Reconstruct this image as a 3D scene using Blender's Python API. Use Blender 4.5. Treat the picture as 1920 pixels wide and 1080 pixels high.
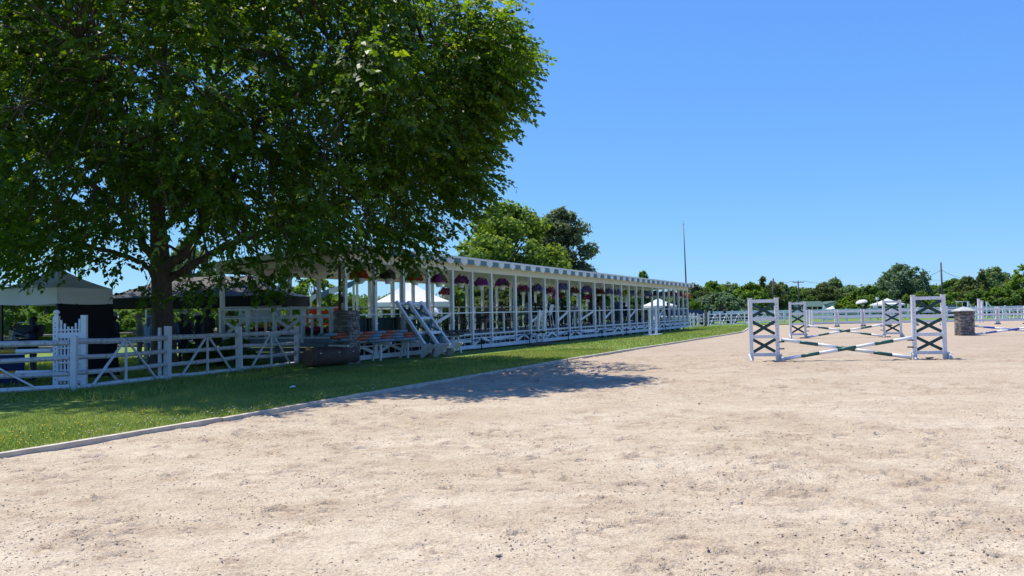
import bpy, bmesh, math, random
import numpy as np
from mathutils import Vector, Matrix, Euler
R = math.radians
for o in list(bpy.data.objects): bpy.data.objects.remove(o)
scene = bpy.context.scene
col = scene.collection

# ---------------------------------------------------------------- camera
CAMH = 1.48
FPX = 1470.0
PITCH = math.atan(47/1470); ROLL = R(-1.0)
CM = (Matrix.Rotation(R(90)+PITCH, 4, 'X') @ Matrix.Rotation(ROLL, 4, 'Z'))
cam = bpy.data.cameras.new('camera'); cam.lens = 36*FPX/1920; cam.sensor_width = 36
cam.clip_start = 0.1; cam.clip_end = 3000
camo = bpy.data.objects.new('camera', cam); col.objects.link(camo)
camo.matrix_world = Matrix.Translation((0, 0, CAMH)) @ CM
scene.camera = camo
scene.render.resolution_x = 1024; scene.render.resolution_y = 576

# ---------------------------------------------------------------- sky, sun, exposure
SUN_EL = R(69.5); SH = Vector((0.75, -0.66)).normalized()      # SH: where shadows fall on the ground
S = Vector((-SH.x*math.cos(SUN_EL), -SH.y*math.cos(SUN_EL), math.sin(SUN_EL)))
world = bpy.data.worlds.new('World'); scene.world = world; world.use_nodes = True
nt = world.node_tree
sky = nt.nodes.new('ShaderNodeTexSky'); sky.sky_type = 'NISHITA'; sky.sun_disc = False
sky.sun_elevation = SUN_EL; sky.sun_rotation = math.atan2(S.x, S.y)
sky.altitude = 0; sky.air_density = 1.0; sky.dust_density = 0.0; sky.ozone_density = 6.0
bg = nt.nodes['Background']; bg.inputs['Strength'].default_value = 0.076
# the clear deep-blue sky of the photograph: an even response curve over the whole sky
sep = nt.nodes.new('ShaderNodeSeparateColor'); com = nt.nodes.new('ShaderNodeCombineColor'); nt.links.new(sky.outputs[0], sep.inputs[0])
for ch, (k_, p_) in enumerate(((1.13, .70), (2.13, .62), (7.7, .15))):
    pw_ = nt.nodes.new('ShaderNodeMath'); pw_.operation = 'POWER'; pw_.inputs[1].default_value = p_; nt.links.new(sep.outputs[ch], pw_.inputs[0])
    ml_ = nt.nodes.new('ShaderNodeMath'); ml_.operation = 'MULTIPLY'; ml_.inputs[1].default_value = k_; nt.links.new(pw_.outputs[0], ml_.inputs[0]); nt.links.new(ml_.outputs[0], com.inputs[ch])
nt.links.new(com.outputs[0], bg.inputs['Color'])
sl = bpy.data.lights.new('sun', 'SUN'); sl.energy = 5.0; sl.angle = R(0.53); sl.color = (1.0, 0.95, 0.86)
so = bpy.data.objects.new('sun', sl); col.objects.link(so); so.location = (-20, 20, 60)
so.rotation_euler = S.to_track_quat('Z', 'Y').to_euler()
vs = scene.view_settings
scene.display_settings.display_device = 'sRGB'
vs.view_transform = 'Standard'; vs.look = 'None'; vs.exposure = 0.4; vs.gamma = 1.0; vs.use_curve_mapping = False
scene.render.engine = 'CYCLES'
scene.cycles.max_bounces = 5; scene.cycles.diffuse_bounces = 3; scene.cycles.transmission_bounces = 6; scene.cycles.transparent_max_bounces = 8

# survey helper: bearing of a photo column, at a real distance Y in front of the camera
def at(px, Y, z=0.0):
    y = 540 + 47 + (960-px)*0.01746
    d = CM.to_3x3() @ Vector(((px-960)/FPX, -(y-540)/FPX, -1))
    return Vector((d.x/d.y*Y, Y, z))

# ---------------------------------------------------------------- materials
MC = {}
def mat(name, c, rough=0.6, var=0.15, scale=6.0, bump=0.0, c2=None, metal=0.0, spec=0.4, stretch=None, bscale=None, coord='Object'):
    if name in MC: return MC[name]
    m = bpy.data.materials.new(name); m.use_nodes = True; MC[name] = m
    t = m.node_tree; b = t.nodes['Principled BSDF']
    b.inputs['Roughness'].default_value = rough; b.inputs['Metallic'].default_value = metal
    b.inputs['Specular IOR Level'].default_value = spec
    tc = t.nodes.new('ShaderNodeTexCoord'); mp = t.nodes.new('ShaderNodeMapping')
    if stretch: mp.inputs['Scale'].default_value = stretch
    t.links.new(tc.outputs[coord], mp.inputs[0])
    n = t.nodes.new('ShaderNodeTexNoise'); n.inputs['Scale'].default_value = scale; n.inputs['Detail'].default_value = 5
    n.inputs['Roughness'].default_value = 0.65
    t.links.new(mp.outputs[0], n.inputs['Vector'])
    r = t.nodes.new('ShaderNodeValToRGB'); t.links.new(n.outputs['Fac'], r.inputs[0])
    c2 = c2 or tuple(x*(1-var) for x in c)
    r.color_ramp.elements[0].position = 0.35; r.color_ramp.elements[1].position = 0.65
    r.color_ramp.elements[0].color = (*c2, 1); r.color_ramp.elements[1].color = (*c, 1)
    t.links.new(r.outputs[0], b.inputs['Base Color'])
    if bump:
        n2 = t.nodes.new('ShaderNodeTexNoise'); n2.inputs['Scale'].default_value = bscale or scale*4; n2.inputs['Detail'].default_value = 4
        t.links.new(mp.outputs[0], n2.inputs['Vector'])
        bp = t.nodes.new('ShaderNodeBump'); bp.inputs['Strength'].default_value = bump; bp.inputs['Distance'].default_value = 0.02
        t.links.new(n2.outputs['Fac'], bp.inputs['Height']); t.links.new(bp.outputs[0], b.inputs['Normal'])
    return m

def chipped(name, paint, wood, amount=0.42, scale=9, stretch=(1, 1, 1)):
    """weathered paint with bare wood showing through in flakes"""
    m = mat(name, paint, 0.65, 0.14, 4)
    t = m.node_tree; b = t.nodes['Principled BSDF']
    old = b.inputs['Base Color'].links[0].from_socket
    tc = t.nodes.new('ShaderNodeTexCoord'); mp = t.nodes.new('ShaderNodeMapping'); mp.inputs['Scale'].default_value = stretch
    t.links.new(tc.outputs['Object'], mp.inputs[0])
    n = t.nodes.new('ShaderNodeTexNoise'); n.inputs['Scale'].default_value = scale; n.inputs['Detail'].default_value = 7; n.inputs['Roughness'].default_value = 0.75
    t.links.new(mp.outputs[0], n.inputs['Vector'])
    r = t.nodes.new('ShaderNodeValToRGB'); r.color_ramp.elements[0].position = amount-0.03; r.color_ramp.elements[1].position = amount+0.03
    t.links.new(n.outputs['Fac'], r.inputs[0])
    mx = t.nodes.new('ShaderNodeMix'); mx.data_type = 'RGBA'
    t.links.new(r.outputs[0], mx.inputs[0]); mx.inputs[6].default_value = (*wood, 1)
    t.links.new(old, mx.inputs[7]); t.links.new(mx.outputs[2], b.inputs['Base Color'])
    return m

def leafmat(name, c1, c2, trans=0.35, tcol=None, rough=0.45, spec=0.35, sun_fleck=None):
    if name in MC: return MC[name]
    m = bpy.data.materials.new(name); m.use_nodes = True; MC[name] = m
    t = m.node_tree; b = t.nodes['Principled BSDF']; out = t.nodes['Material Output']
    at_ = t.nodes.new('ShaderNodeAttribute'); at_.attribute_name = 'tone'
    r = t.nodes.new('ShaderNodeValToRGB'); t.links.new(at_.outputs['Fac'], r.inputs[0])
    r.color_ramp.elements[0].color = (*c1, 1); r.color_ramp.elements[1].color = (*c2, 1)
    if sun_fleck:
        r.color_ramp.elements[1].position = .90; e = r.color_ramp.elements.new(1.0); e.color = (*sun_fleck, 1)
    t.links.new(r.outputs[0], b.inputs['Base Color'])
    b.inputs['Roughness'].default_value = rough; b.inputs['Specular IOR Level'].default_value = spec
    tr = t.nodes.new('ShaderNodeBsdfTranslucent')
    mul = t.nodes.new('ShaderNodeMix'); mul.data_type = 'RGBA'; mul.blend_type = 'MULTIPLY'; mul.inputs[0].default_value = 1
    t.links.new(r.outputs[0], mul.inputs[6]); mul.inputs[7].default_value = (*(tcol or (1.6, 1.5, 0.5)), 1)
    t.links.new(mul.outputs[2], tr.inputs[0])
    mx = t.nodes.new('ShaderNodeMixShader'); mx.inputs[0].default_value = trans
    t.links.new(b.outputs[0], mx.inputs[1]); t.links.new(tr.outputs[0], mx.inputs[2]); t.links.new(mx.outputs[0], out.inputs[0])
    return m

WHITE = mat('white_paint', (0.78, 0.78, 0.77), 0.5, 0.07, 5)
WHITEV = mat('white_stand_paint', (0.74, 0.75, 0.74), 0.55, 0.2, 4, stretch=(1, 1, .35))
CREAM = mat('cream_ceiling_paint', (0.72, 0.69, 0.62), 0.7, 0.08, 2)
BLUE = mat('slate_blue_paint', (0.095, 0.20, 0.26), 0.6, 0.15, 6)
GREYBLUE = mat('grey_blue_boards', (0.22, 0.27, 0.30), 0.65, 0.2, 5)
DKGREEN = mat('dark_green_paint', (0.012, 0.055, 0.048), 0.5, 0.25, 5)
PGREEN = mat('pole_green_paint', (0.02, 0.105, 0.085), 0.4, 0.15, 6)
PBLUE = mat('pole_blue_paint', (0.03, 0.085, 0.36), 0.4, 0.15, 6)
PYEL = mat('pole_yellow_paint', (0.62, 0.33, 0.03), 0.4, 0.15, 6)
PORANGE = mat('pole_orange_paint', (0.38, 0.085, 0.03), 0.5, 0.25, 6)
PGREY = mat('pole_grey_blue_paint', (0.14, 0.23, 0.28), 0.5, 0.2, 6)
PDARK = mat('pole_dark_paint', (0.018, 0.014, 0.014), 0.5, 0.2, 6)
BLACK = mat('black_metal', (0.012, 0.013, 0.013), 0.45, 0.2, 8)
DARKHOLE = mat('pin_hole_black', (0.01, 0.01, 0.01), 0.9, 0.1, 3)
FENCEW = chipped('weathered_white_fence', (0.64, 0.65, 0.64), (0.24, 0.215, 0.19), 0.36, 9)
RAILW = chipped('weathered_grey_white_rail', (0.50, 0.50, 0.49), (0.27, 0.25, 0.23), 0.44, 11)
OLDWOOD = mat('old_grey_wood', (0.23, 0.21, 0.18), 0.85, 0.45, 8, 0.4)
TIMBER = mat('edging_timber', (0.55, 0.49, 0.39), 0.85, 0.4, 5, 0.5, c2=(0.38, 0.33, 0.26))
STEEL = mat('galvanised_steel', (0.45, 0.46, 0.47), 0.4, 0.15, 6, metal=0.7)
POLEM = mat('dark_pole_metal', (0.06, 0.055, 0.05), 0.6, 0.3, 6)
ROOFM = mat('grey_shingle', (0.16, 0.17, 0.18), 0.9, 0.3, 12, 0.4)
TENTW = mat('white_canvas', (0.80, 0.80, 0.80), 0.7, 0.06, 2, 0.25, bscale=3)
TENTG = mat('light_grey_canvas', (0.82, 0.83, 0.81), 0.65, 0.06, 2, 0.35, bscale=3)
TENTK = mat('black_canvas', (0.014, 0.0145, 0.017), 0.55, 0.2, 2, 0.5, bscale=4, spec=0.16)
def thin_cloth(m, fac, c):
    t = m.node_tree; out = t.nodes['Material Output']; b = t.nodes['Principled BSDF']; tr = t.nodes.new('ShaderNodeBsdfTranslucent'); tr.inputs[0].default_value = (*c, 1)
    mx = t.nodes.new('ShaderNodeMixShader'); mx.inputs[0].default_value = fac; t.links.new(b.outputs[0], mx.inputs[1]); t.links.new(tr.outputs[0], mx.inputs[2]); t.links.new(mx.outputs[0], out.inputs[0])
thin_cloth(TENTW, .3, (.75, .75, .75)); thin_cloth(TENTG, .35, (.62, .63, .60))
WALLK = mat('black_sidewall_cloth', (0.006, 0.006, 0.007), 0.9, 0.2, 2, 0.4, bscale=3)
NAVY = mat('navy_cloth', (0.012, 0.022, 0.075), 0.85, 0.2, 3, 0.3, bscale=4)
BARK = mat('brown_bark', (0.135, 0.10, 0.075), 0.95, 0.5, 7, 1.0, stretch=(1, 1, 0.25), bscale=16)
LOGM = mat('log_brown_paint', (0.115, 0.066, 0.052), 0.75, 0.45, 5, 0.5, stretch=(1, 1, 1))
LOGEND = mat('log_end_brown', (0.24, 0.135, 0.09), 0.8, 0.3, 12)
GLASS = mat('car_glass', (0.02, 0.025, 0.03), 0.08, 0.1, 3, spec=0.8)
RUBBER = mat('tyre_rubber', (0.015, 0.015, 0.015), 0.85, 0.1, 3)
RED = mat('red_paint', (0.55, 0.035, 0.015), 0.5, 0.12, 4)
STONEA = [mat('stone_grey_%d' % i, c, 0.9, 0.35, 14, 0.6) for i, c in enumerate([(0.20, 0.19, 0.175), (0.27, 0.25, 0.225), (0.15, 0.14, 0.13), (0.33, 0.30, 0.26)])]
STONEJ = mat('stone_joint_dark', (0.05, 0.048, 0.045), 0.95, 0.2, 8)
CAPM = mat('cap_cement', (0.42, 0.43, 0.39), 0.85, 0.15, 8, 0.2)
POTW = mat('white_plastic_pot', (0.75, 0.74, 0.72), 0.4, 0.05, 3)
LEAFPOT = leafmat('basket_leaf', (0.03, 0.07, 0.016), (0.10, 0.17, 0.04), 0.3)

def dirty_white():
    m = mat('wing_white_paint', (0.78, 0.78, 0.77), .5, .12, 9, c2=(.66, .66, .64)); t = m.node_tree; b = t.nodes['Principled BSDF']; old = b.inputs['Base Color'].links[0].from_socket
    tc = t.nodes.new('ShaderNodeTexCoord'); sx = t.nodes.new('ShaderNodeSeparateXYZ'); t.links.new(tc.outputs['Object'], sx.inputs[0])
    n = t.nodes.new('ShaderNodeTexNoise'); n.inputs['Scale'].default_value = 14; n.inputs['Detail'].default_value = 6; t.links.new(tc.outputs['Object'], n.inputs['Vector'])
    a = t.nodes.new('ShaderNodeMath'); a.operation = 'MULTIPLY_ADD'; a.inputs[1].default_value = -2.2; a.inputs[2].default_value = .55; t.links.new(sx.outputs['Z'], a.inputs[0])
    c = t.nodes.new('ShaderNodeMath'); c.operation = 'MULTIPLY'; c.use_clamp = True; t.links.new(a.outputs[0], c.inputs[0])
    d = t.nodes.new('ShaderNodeMath'); d.operation = 'MULTIPLY'; d.inputs[1].default_value = 1.5; t.links.new(n.outputs['Fac'], d.inputs[0]); t.links.new(d.outputs[0], c.inputs[1])
    mx = t.nodes.new('ShaderNodeMix'); mx.data_type = 'RGBA'; t.links.new(c.outputs[0], mx.inputs[0]); t.links.new(old, mx.inputs[6]); mx.inputs[7].default_value = (.40, .32, .24, 1)
    t.links.new(mx.outputs[2], b.inputs['Base Color']); return m
WINGW = dirty_white()
# ---------------------------------------------------------------- builders
class MB:
    def __init__(s): s.v = []; s.f = []; s.m = []; s.mats = []; s.sm = []
    def mi(s, m):
        if m not in s.mats: s.mats.append(m)
        return s.mats.index(m)
    def add(s, vs_, fs, m, smooth=False):
        k = len(s.v); i = s.mi(m)
        s.v += [tuple(v) for v in vs_]
        for f in fs: s.f.append(tuple(k+a for a in f)); s.m.append(i); s.sm.append(smooth)
        return s
    def box(s, c, d, m, rot=None):
        x, y, z = d[0]/2, d[1]/2, d[2]/2
        P = [Vector(p) for p in ((-x,-y,-z),(x,-y,-z),(x,y,-z),(-x,y,-z),(-x,-y,z),(x,-y,z),(x,y,z),(-x,y,z))]
        if rot is not None: P = [rot @ p for p in P]
        P = [p+Vector(c) for p in P]
        return s.add(P, [(0,3,2,1),(4,5,6,7),(0,1,5,4),(1,2,6,5),(2,3,7,6),(3,0,4,7)], m)
    def beam(s, a, b, w, h, m, up=(0,0,1)):
        a, b = Vector(a), Vector(b); d = (b-a); L = d.length; d.normalize()
        u = Vector(up); sd = d.cross(u)
        if sd.length < 1e-4: sd = d.cross(Vector((0,1,0)))
        sd.normalize(); u = sd.cross(d)
        P = []
        for e in (a, b):
            for (i, j) in ((-1,-1),(1,-1),(1,1),(-1,1)): P.append(e+sd*(i*w/2)+u*(j*h/2))
        return s.add(P, [(0,1,2,3),(7,6,5,4),(0,4,5,1),(1,5,6,2),(2,6,7,3),(3,7,4,0)], m)
    def tube(s, pts, rad, m, n=8, cap=True, smooth=True):
        pts = [Vector(p) for p in pts]
        if not hasattr(rad, '__len__'): rad = [rad]*len(pts)
        V = []; F = []; ref = None
        for i, p in enumerate(pts):
            d = (pts[min(i+1, len(pts)-1)]-pts[max(i-1, 0)]).normalized()
            if ref is None: ref = d.orthogonal().normalized()
            ref = (ref-d*ref.dot(d)).normalized(); b = d.cross(ref)
            for k in range(n):
                a = 2*math.pi*k/n; V.append(p+(ref*math.cos(a)+b*math.sin(a))*rad[i])
        for i in range(len(pts)-1):
            for k in range(n):
                F.append((i*n+k, i*n+(k+1) % n, (i+1)*n+(k+1) % n, (i+1)*n+k))
        s.add(V, F, m, smooth)
        if cap:
            k = len(s.v)-len(V); i = s.mi(m)
            s.f += [tuple(k+j for j in reversed(range(n))), tuple(k+(len(pts)-1)*n+j for j in range(n))]; s.m += [i, i]; s.sm += [False, False]
        return s
    def lathe(s, prof, m, n=16, c=(0,0,0), smooth=True):
        V = []; F = []
        for (r_, z) in prof:
            for k in range(n):
                a = 2*math.pi*k/n; V.append((c[0]+r_*math.cos(a), c[1]+r_*math.sin(a), c[2]+z))
        for i in range(len(prof)-1):
            for k in range(n): F.append((i*n+k, i*n+(k+1) % n, (i+1)*n+(k+1) % n, (i+1)*n+k))
        return s.add(V, F, m, smooth)
    def prism(s, poly, a, b, m):
        """poly: list of 3d points of one face; extruded from offset a to offset b"""
        n = len(poly); A = [Vector(p)+Vector(a) for p in poly]; B = [Vector(p)+Vector(b) for p in poly]
        return s.add(A+B, [tuple(range(n))[::-1], tuple(range(n, 2*n))]+[(i, (i+1) % n, n+(i+1) % n, n+i) for i in range(n)], m)
    def build(s, name, parent=None, **kw):
        me = bpy.data.meshes.new(name); me.from_pydata(s.v, [], s.f)
        for m in s.mats: me.materials.append(m)
        me.polygons.foreach_set('material_index', s.m); me.polygons.foreach_set('use_smooth', s.sm); me.update()
        return link(name, me, parent, **kw)

def link(name, me, parent=None, loc=None, rot=None):
    o = bpy.data.objects.new(name, me); col.objects.link(o)
    if parent is not None: o.parent = parent
    if loc is not None: o.location = loc
    if rot is not None: o.rotation_euler = rot
    return o
def tag(o, label=None, cat=None, group=None, kind=None):
    if label: o['label'] = label
    if cat: o['category'] = cat
    if group: o['group'] = group
    if kind: o['kind'] = kind
    return o
def thing(name, label, cat, loc=(0,0,0), rz=0.0, group=None, rot=None):
    o = bpy.data.objects.new(name, None); col.objects.link(o); o.location = loc
    o.rotation_euler = rot if rot is not None else (0, 0, rz); o.empty_display_size = 0.2
    return tag(o, label, cat, group)
def box(name, c, d, m, parent=None, rot=None): return MB().box(c, d, m, rot).build(name, parent)
def beam(name, a, b, w, h, m, parent=None, up=(0,0,1)): return MB().beam(a, b, w, h, m, up).build(name, parent)
def tube(name, pts, r, m, parent=None, n=8): return MB().tube(pts, r, m, n).build(name, parent)
def copy_tree(o, parent=None):
    c = o.copy(); col.objects.link(c); c.parent = parent
    for ch in list(o.children): copy_tree(ch, c)
    return c
def npmesh(name, V, faces_k, mats, tone=None, smooth=False, mi=None):
    """V (N,3) array, faces are consecutive runs of k vertices"""
    me = bpy.data.meshes.new(name); N = len(V); k = faces_k; nf = N//k
    me.vertices.add(N); me.vertices.foreach_set('co', np.asarray(V, dtype=np.float32).ravel())
    me.loops.add(N); me.loops.foreach_set('vertex_index', np.arange(N, dtype=np.int32))
    me.polygons.add(nf); me.polygons.foreach_set('loop_start', np.arange(0, N, k, dtype=np.int32))
    for m in mats: me.materials.append(m)
    if mi is not None: me.polygons.foreach_set('material_index', mi.astype(np.int32))
    me.update(calc_edges=True)
    if tone is not None:
        a = me.attributes.new('tone', 'FLOAT', 'FACE'); a.data.foreach_set('value', tone.astype(np.float32))
    return me
def unit(a): return a/np.maximum(np.linalg.norm(a, axis=-1, keepdims=True), 1e-9)
def leaf_quads(P, D, N_, L, W):
    """diamond leaf: base P, direction D, face normal N_, length L, half width W"""
    D = unit(D); Sd = unit(np.cross(D, N_)); U = np.cross(Sd, D)
    L = L[:, None]; W = W[:, None]
    mid = P+D*L*0.42
    q = np.stack([P, mid+Sd*W+U*W*0.25, P+D*L-U*L*0.10, mid-Sd*W+U*W*0.25], axis=1)
    return q.reshape(-1, 3)

# ================================================================ GROUND
rng = np.random.default_rng(7)
def vnoise(x, y, seed):
    g = np.random.default_rng(seed).random((256, 256))
    xi = np.floor(x).astype(int); yi = np.floor(y).astype(int); fx = x-xi; fy = y-yi
    fx = fx*fx*(3-2*fx); fy = fy*fy*(3-2*fy)
    a = g[xi % 256, yi % 256]; b = g[(xi+1) % 256, yi % 256]; c = g[xi % 256, (yi+1) % 256]; d = g[(xi+1) % 256, (yi+1) % 256]
    return (a*(1-fx)+b*fx)*(1-fy)+(c*(1-fx)+d*fx)*fy
EDGE = [(-15.7, -10.0), (-5.77, 8.84), (-4.04, 12.13), (0.55, 22.3), (7.6, 36.5), (15.0, 51.3), (20.3, 66.7), (21.5, 72.0)]
EX = np.array([p[0] for p in EDGE]); EY = np.array([p[1] for p in EDGE])
edgex = lambda y: np.interp(y, EY, EX)
FAR = 73.0; RIGHT = 110.0; SZ = -0.05

# the big ground sheet below everything
def lawnmat():
    m = mat('lawn_grass', (0.15, 0.22, 0.042), 0.9, 0.3, 1.2, 0.8, c2=(0.105, 0.18, 0.032), bscale=60, spec=0.15)
    t = m.node_tree; b = t.nodes['Principled BSDF']; old = b.inputs['Base Color'].links[0].from_socket
    tc = t.nodes.new('ShaderNodeTexCoord'); n = t.nodes.new('ShaderNodeTexNoise'); n.inputs['Scale'].default_value = 0.35; n.inputs['Detail'].default_value = 6
    t.links.new(tc.outputs['Object'], n.inputs['Vector'])
    r = t.nodes.new('ShaderNodeValToRGB'); r.color_ramp.elements[0].position = 0.5; r.color_ramp.elements[1].position = 0.7
    r.color_ramp.elements[1].color = (0.45, 0.45, 0.45, 1); t.links.new(n.outputs['Fac'], r.inputs[0])
    mx = t.nodes.new('ShaderNodeMix'); mx.data_type = 'RGBA'; t.links.new(r.outputs[0], mx.inputs[0]); t.links.new(old, mx.inputs[6])
    mx.inputs[7].default_value = (0.24, 0.20, 0.09, 1); t.links.new(mx.outputs[2], b.inputs['Base Color'])
    return m
LAWN = lawnmat()
gb = MB().add([(-900, -300, -0.30), (900, -300, -0.30), (900, 1500, -0.30), (-900, 1500, -0.30)], [(0, 1, 2, 3)], LAWN)
tag(gb.build('ground'), kind='structure')
# lawn: everything left of the timber edging and beyond the arena
lp = [(-500, -100, 0), (EDGE[0][0]-(90*.526), -100, 0)]+[(x, y, 0) for x, y in EDGE]+[(21.5, FAR, 0), (RIGHT, FAR, 0), (RIGHT, -100, 0), (500, -100, 0), (500, 900, 0), (-500, 900, 0)]
lm = MB().add(lp, [tuple(range(len(lp)))], LAWN)
me = lm.build('lawn'); tag(me, kind='structure')

# sand arena: a finely worked patch near the camera, a plain sheet beyond
def sand_height(X, Y):
    h = 0.030*(vnoise(X*0.55+9, Y*0.55, 1)-.5)+0.022*(vnoise(X*1.7, Y*1.7, 2)-.5)+0.018*(vnoise(X*5+3, Y*5, 3)-.5)
    rough = np.clip(vnoise(X*0.5, Y*0.9+40, 9)*1.7-.45, 0.12, 1)
    h += rough*(0.026*(vnoise(X*9, Y*11, 4)-.5)+0.016*(vnoise(X*19, Y*21, 5)-.5))
    return h
def sand():
    ys = [2.6]
    while ys[-1] < 34: ys.append(ys[-1]+max(.034, .0042*ys[-1]))
    xs = [-7.8]
    while xs[-1] < 24: xs.append(xs[-1]+(.038 if xs[-1] < 8 else .038+.012*(xs[-1]-8)))
    xs, ys = np.array(xs), np.array(ys)
    X, Y = np.meshgrid(xs, ys); nx, ny = len(xs), len(ys)
    H = sand_height(X, Y); dist = np.zeros_like(H)
    n = 4800
    hx = rng.uniform(-7.6, 22, n); hy = 2.8+30*rng.random(n)**1.4
    for i in range(n):                                            # hoof marks: a dished print, a thrown-up lip
        px_, py_ = hx[i], hy[i]
        if vnoise(np.array([px_*.35]), np.array([py_*.55+11]), 12)[0] < 0.40: continue
        r = rng.uniform(0.05, 0.12)*(1+.025*max(py_-8, 0)); e = rng.uniform(0.6, 1.0); a = rng.uniform(0, 3.14)
        i0, i1 = np.searchsorted(xs, [px_-.4, px_+.4]); j0, j1 = np.searchsorted(ys, [py_-.4, py_+.4])
        if i1 <= i0 or j1 <= j0: continue
        dx = X[j0:j1, i0:i1]-px_; dy = Y[j0:j1, i0:i1]-py_
        u = (dx*math.cos(a)+dy*math.sin(a))/r; v = (-dx*math.sin(a)+dy*math.cos(a))/(r*e)
        q = np.sqrt(u*u+v*v)
        dep = rng.uniform(0.012, 0.036)
        H[j0:j1, i0:i1] += -dep*np.exp(-(q*1.15)**4)+dep*0.75*np.exp(-((q-1.45)/.35)**2)*(0.5+0.7*(u > 0))*(.5+vnoise(dx*25+50, dy*25+i, 6))
        dist[j0:j1, i0:i1] = np.maximum(dist[j0:j1, i0:i1], np.exp(-(q/1.9)**2)*rng.uniform(.5, 1.25))
    fade = np.clip((X-xs[0])/1, 0, 1)*np.clip((xs[-1]-X)/5, 0, 1)*np.clip((ys[-1]-Y)/9, 0, 1)*np.clip((Y-ys[0])/.5, 0, 1)
    H = H*fade+0.006
    dist *= fade
    eX = edgex(Y)
    Xc = np.where(X < eX, eX, X)
    V = np.stack([Xc, Y, SZ+H], -1).reshape(-1, 3)
    idx = np.arange(nx*ny).reshape(ny, nx)
    F = np.stack([idx[:-1, :-1], idx[:-1, 1:], idx[1:, 1:], idx[1:, :-1]], -1).reshape(-1, 4)
    keep = ~((X[:-1, 1:] < eX[:-1, 1:]) & (X[1:, 1:] < eX[1:, 1:])).reshape(-1)
    F = F[keep]
    # outer sheet, a touch lower
    oy = np.concatenate([[-10, 0], np.arange(8, 73, 4), [73.0]]); ob = []
    for y in oy: ob += [(edgex(y)-.02, y, SZ-.004), (RIGHT, y, SZ-.004)]
    k = len(V); of = [(k+2*i, k+2*i+1, k+2*i+3, k+2*i+2) for i in range(len(oy)-1)]
    V = np.concatenate([V, np.array(ob)]); F = np.concatenate([F, np.array(of)])
    me = bpy.data.meshes.new('sand_arena')
    me.vertices.add(len(V)); me.vertices.foreach_set('co', V.astype(np.float32).ravel())
    me.loops.add(F.size); me.loops.foreach_set('vertex_index', F.astype(np.int32).ravel())
    me.polygons.add(len(F)); me.polygons.foreach_set('loop_start', np.arange(0, F.size, 4, dtype=np.int32))
    me.polygons.foreach_set('use_smooth', np.ones(len(F), dtype=bool)); me.update(calc_edges=True)
    a = me.attributes.new('tone', 'FLOAT', 'POINT'); d = np.zeros(len(V), np.float32); d[:k] = dist.reshape(-1); a.data.foreach_set('value', d)
    m = bpy.data.materials.new('arena_sand'); m.use_nodes = True; t = m.node_tree; b = t.nodes['Principled BSDF']
    b.inputs['Roughness'].default_value = 0.95; b.inputs['Specular IOR Level'].default_value = 0.1
    tc = t.nodes.new('ShaderNodeTexCoord')
    def noise(sc, det, ro=0.6, st=None):
        n_ = t.nodes.new('ShaderNodeTexNoise'); n_.inputs['Scale'].default_value = sc; n_.inputs['Detail'].default_value = det; n_.inputs['Roughness'].default_value = ro
        if st:
            mp = t.nodes.new('ShaderNodeMapping'); mp.inputs['Scale'].default_value = st; t.links.new(tc.outputs['Object'], mp.inputs[0]); t.links.new(mp.outputs[0], n_.inputs['Vector'])
        else: t.links.new(tc.outputs['Object'], n_.inputs['Vector'])
        return n_
    def ramp(src, p0, p1, c0, c1):
        r = t.nodes.new('ShaderNodeValToRGB'); r.color_ramp.elements[0].position = p0; r.color_ramp.elements[1].position = p1
        r.color_ramp.elements[0].color = (*c0, 1); r.color_ramp.elements[1].color = (*c1, 1); t.links.new(src, r.inputs[0]); return r
    def mix(f, a_, b_, mode='MIX'):
        x = t.nodes.new('ShaderNodeMix'); x.data_type = 'RGBA'; x.blend_type = mode
        if isinstance(f, float): x.inputs[0].default_value = f
        else: t.links.new(f, x.inputs[0])
        for s_, i_ in ((a_, 6), (b_, 7)):
            if isinstance(s_, tuple): x.inputs[i_].default_value = (*s_, 1)
            else: t.links.new(s_, x.inputs[i_])
        return x.outputs[2]
    base = ramp(noise(0.45, 6, 0.62, (1, 1.6, 1)).outputs['Fac'], 0.34, 0.66, (0.50, 0.402, 0.280), (0.63, 0.538, 0.398))
    med = ramp(noise(3.2, 6, 0.7).outputs['Fac'], 0.45, 0.72, (0, 0, 0), (0.55, 0.55, 0.55))
    c = mix(med.outputs[0], base.outputs[0], (0.395, 0.31, 0.222))
    streak = ramp(noise(1.1, 5, 0.7, (.45, 3.2, 1)).outputs['Fac'], 0.5, 0.75, (0, 0, 0), (.6, .6, .6))
    c = mix(streak.outputs[0], c, (0.40, 0.30, 0.21))
    sx = t.nodes.new('ShaderNodeSeparateXYZ'); t.links.new(tc.outputs['Object'], sx.inputs[0])
    mr = t.nodes.new('ShaderNodeMapRange'); mr.inputs[1].default_value = 9; mr.inputs[2].default_value = 30; mr.inputs[3].default_value = 0; mr.inputs[4].default_value = .62; t.links.new(sx.outputs['Y'], mr.inputs[0])
    c = mix(mr.outputs[0], c, (0.43, 0.335, 0.245))                      # sand blends towards an even tan as Y grows
    for sc_, p0_, p1_, lo_ in ((95, .34, .56, .60), (38, .32, .52, .66), (12, .30, .46, .80)):  # grain specks, with the shade of the sand crumbs painted into the colour
        grain_shade = ramp(noise(sc_, 3, 0.75).outputs['Fac'], p0_, p1_, (lo_, lo_*.97, lo_*.94), (1, 1, 1))
        c = mix(1.0, c, grain_shade.outputs[0], 'MULTIPLY')
    at_ = t.nodes.new('ShaderNodeAttribute'); at_.attribute_name = 'tone'
    nf = noise(14, 4, 0.7); mm = t.nodes.new('ShaderNodeMath'); mm.operation = 'MULTIPLY'; t.links.new(at_.outputs['Fac'], mm.inputs[0]); t.links.new(nf.outputs['Fac'], mm.inputs[1])
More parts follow.
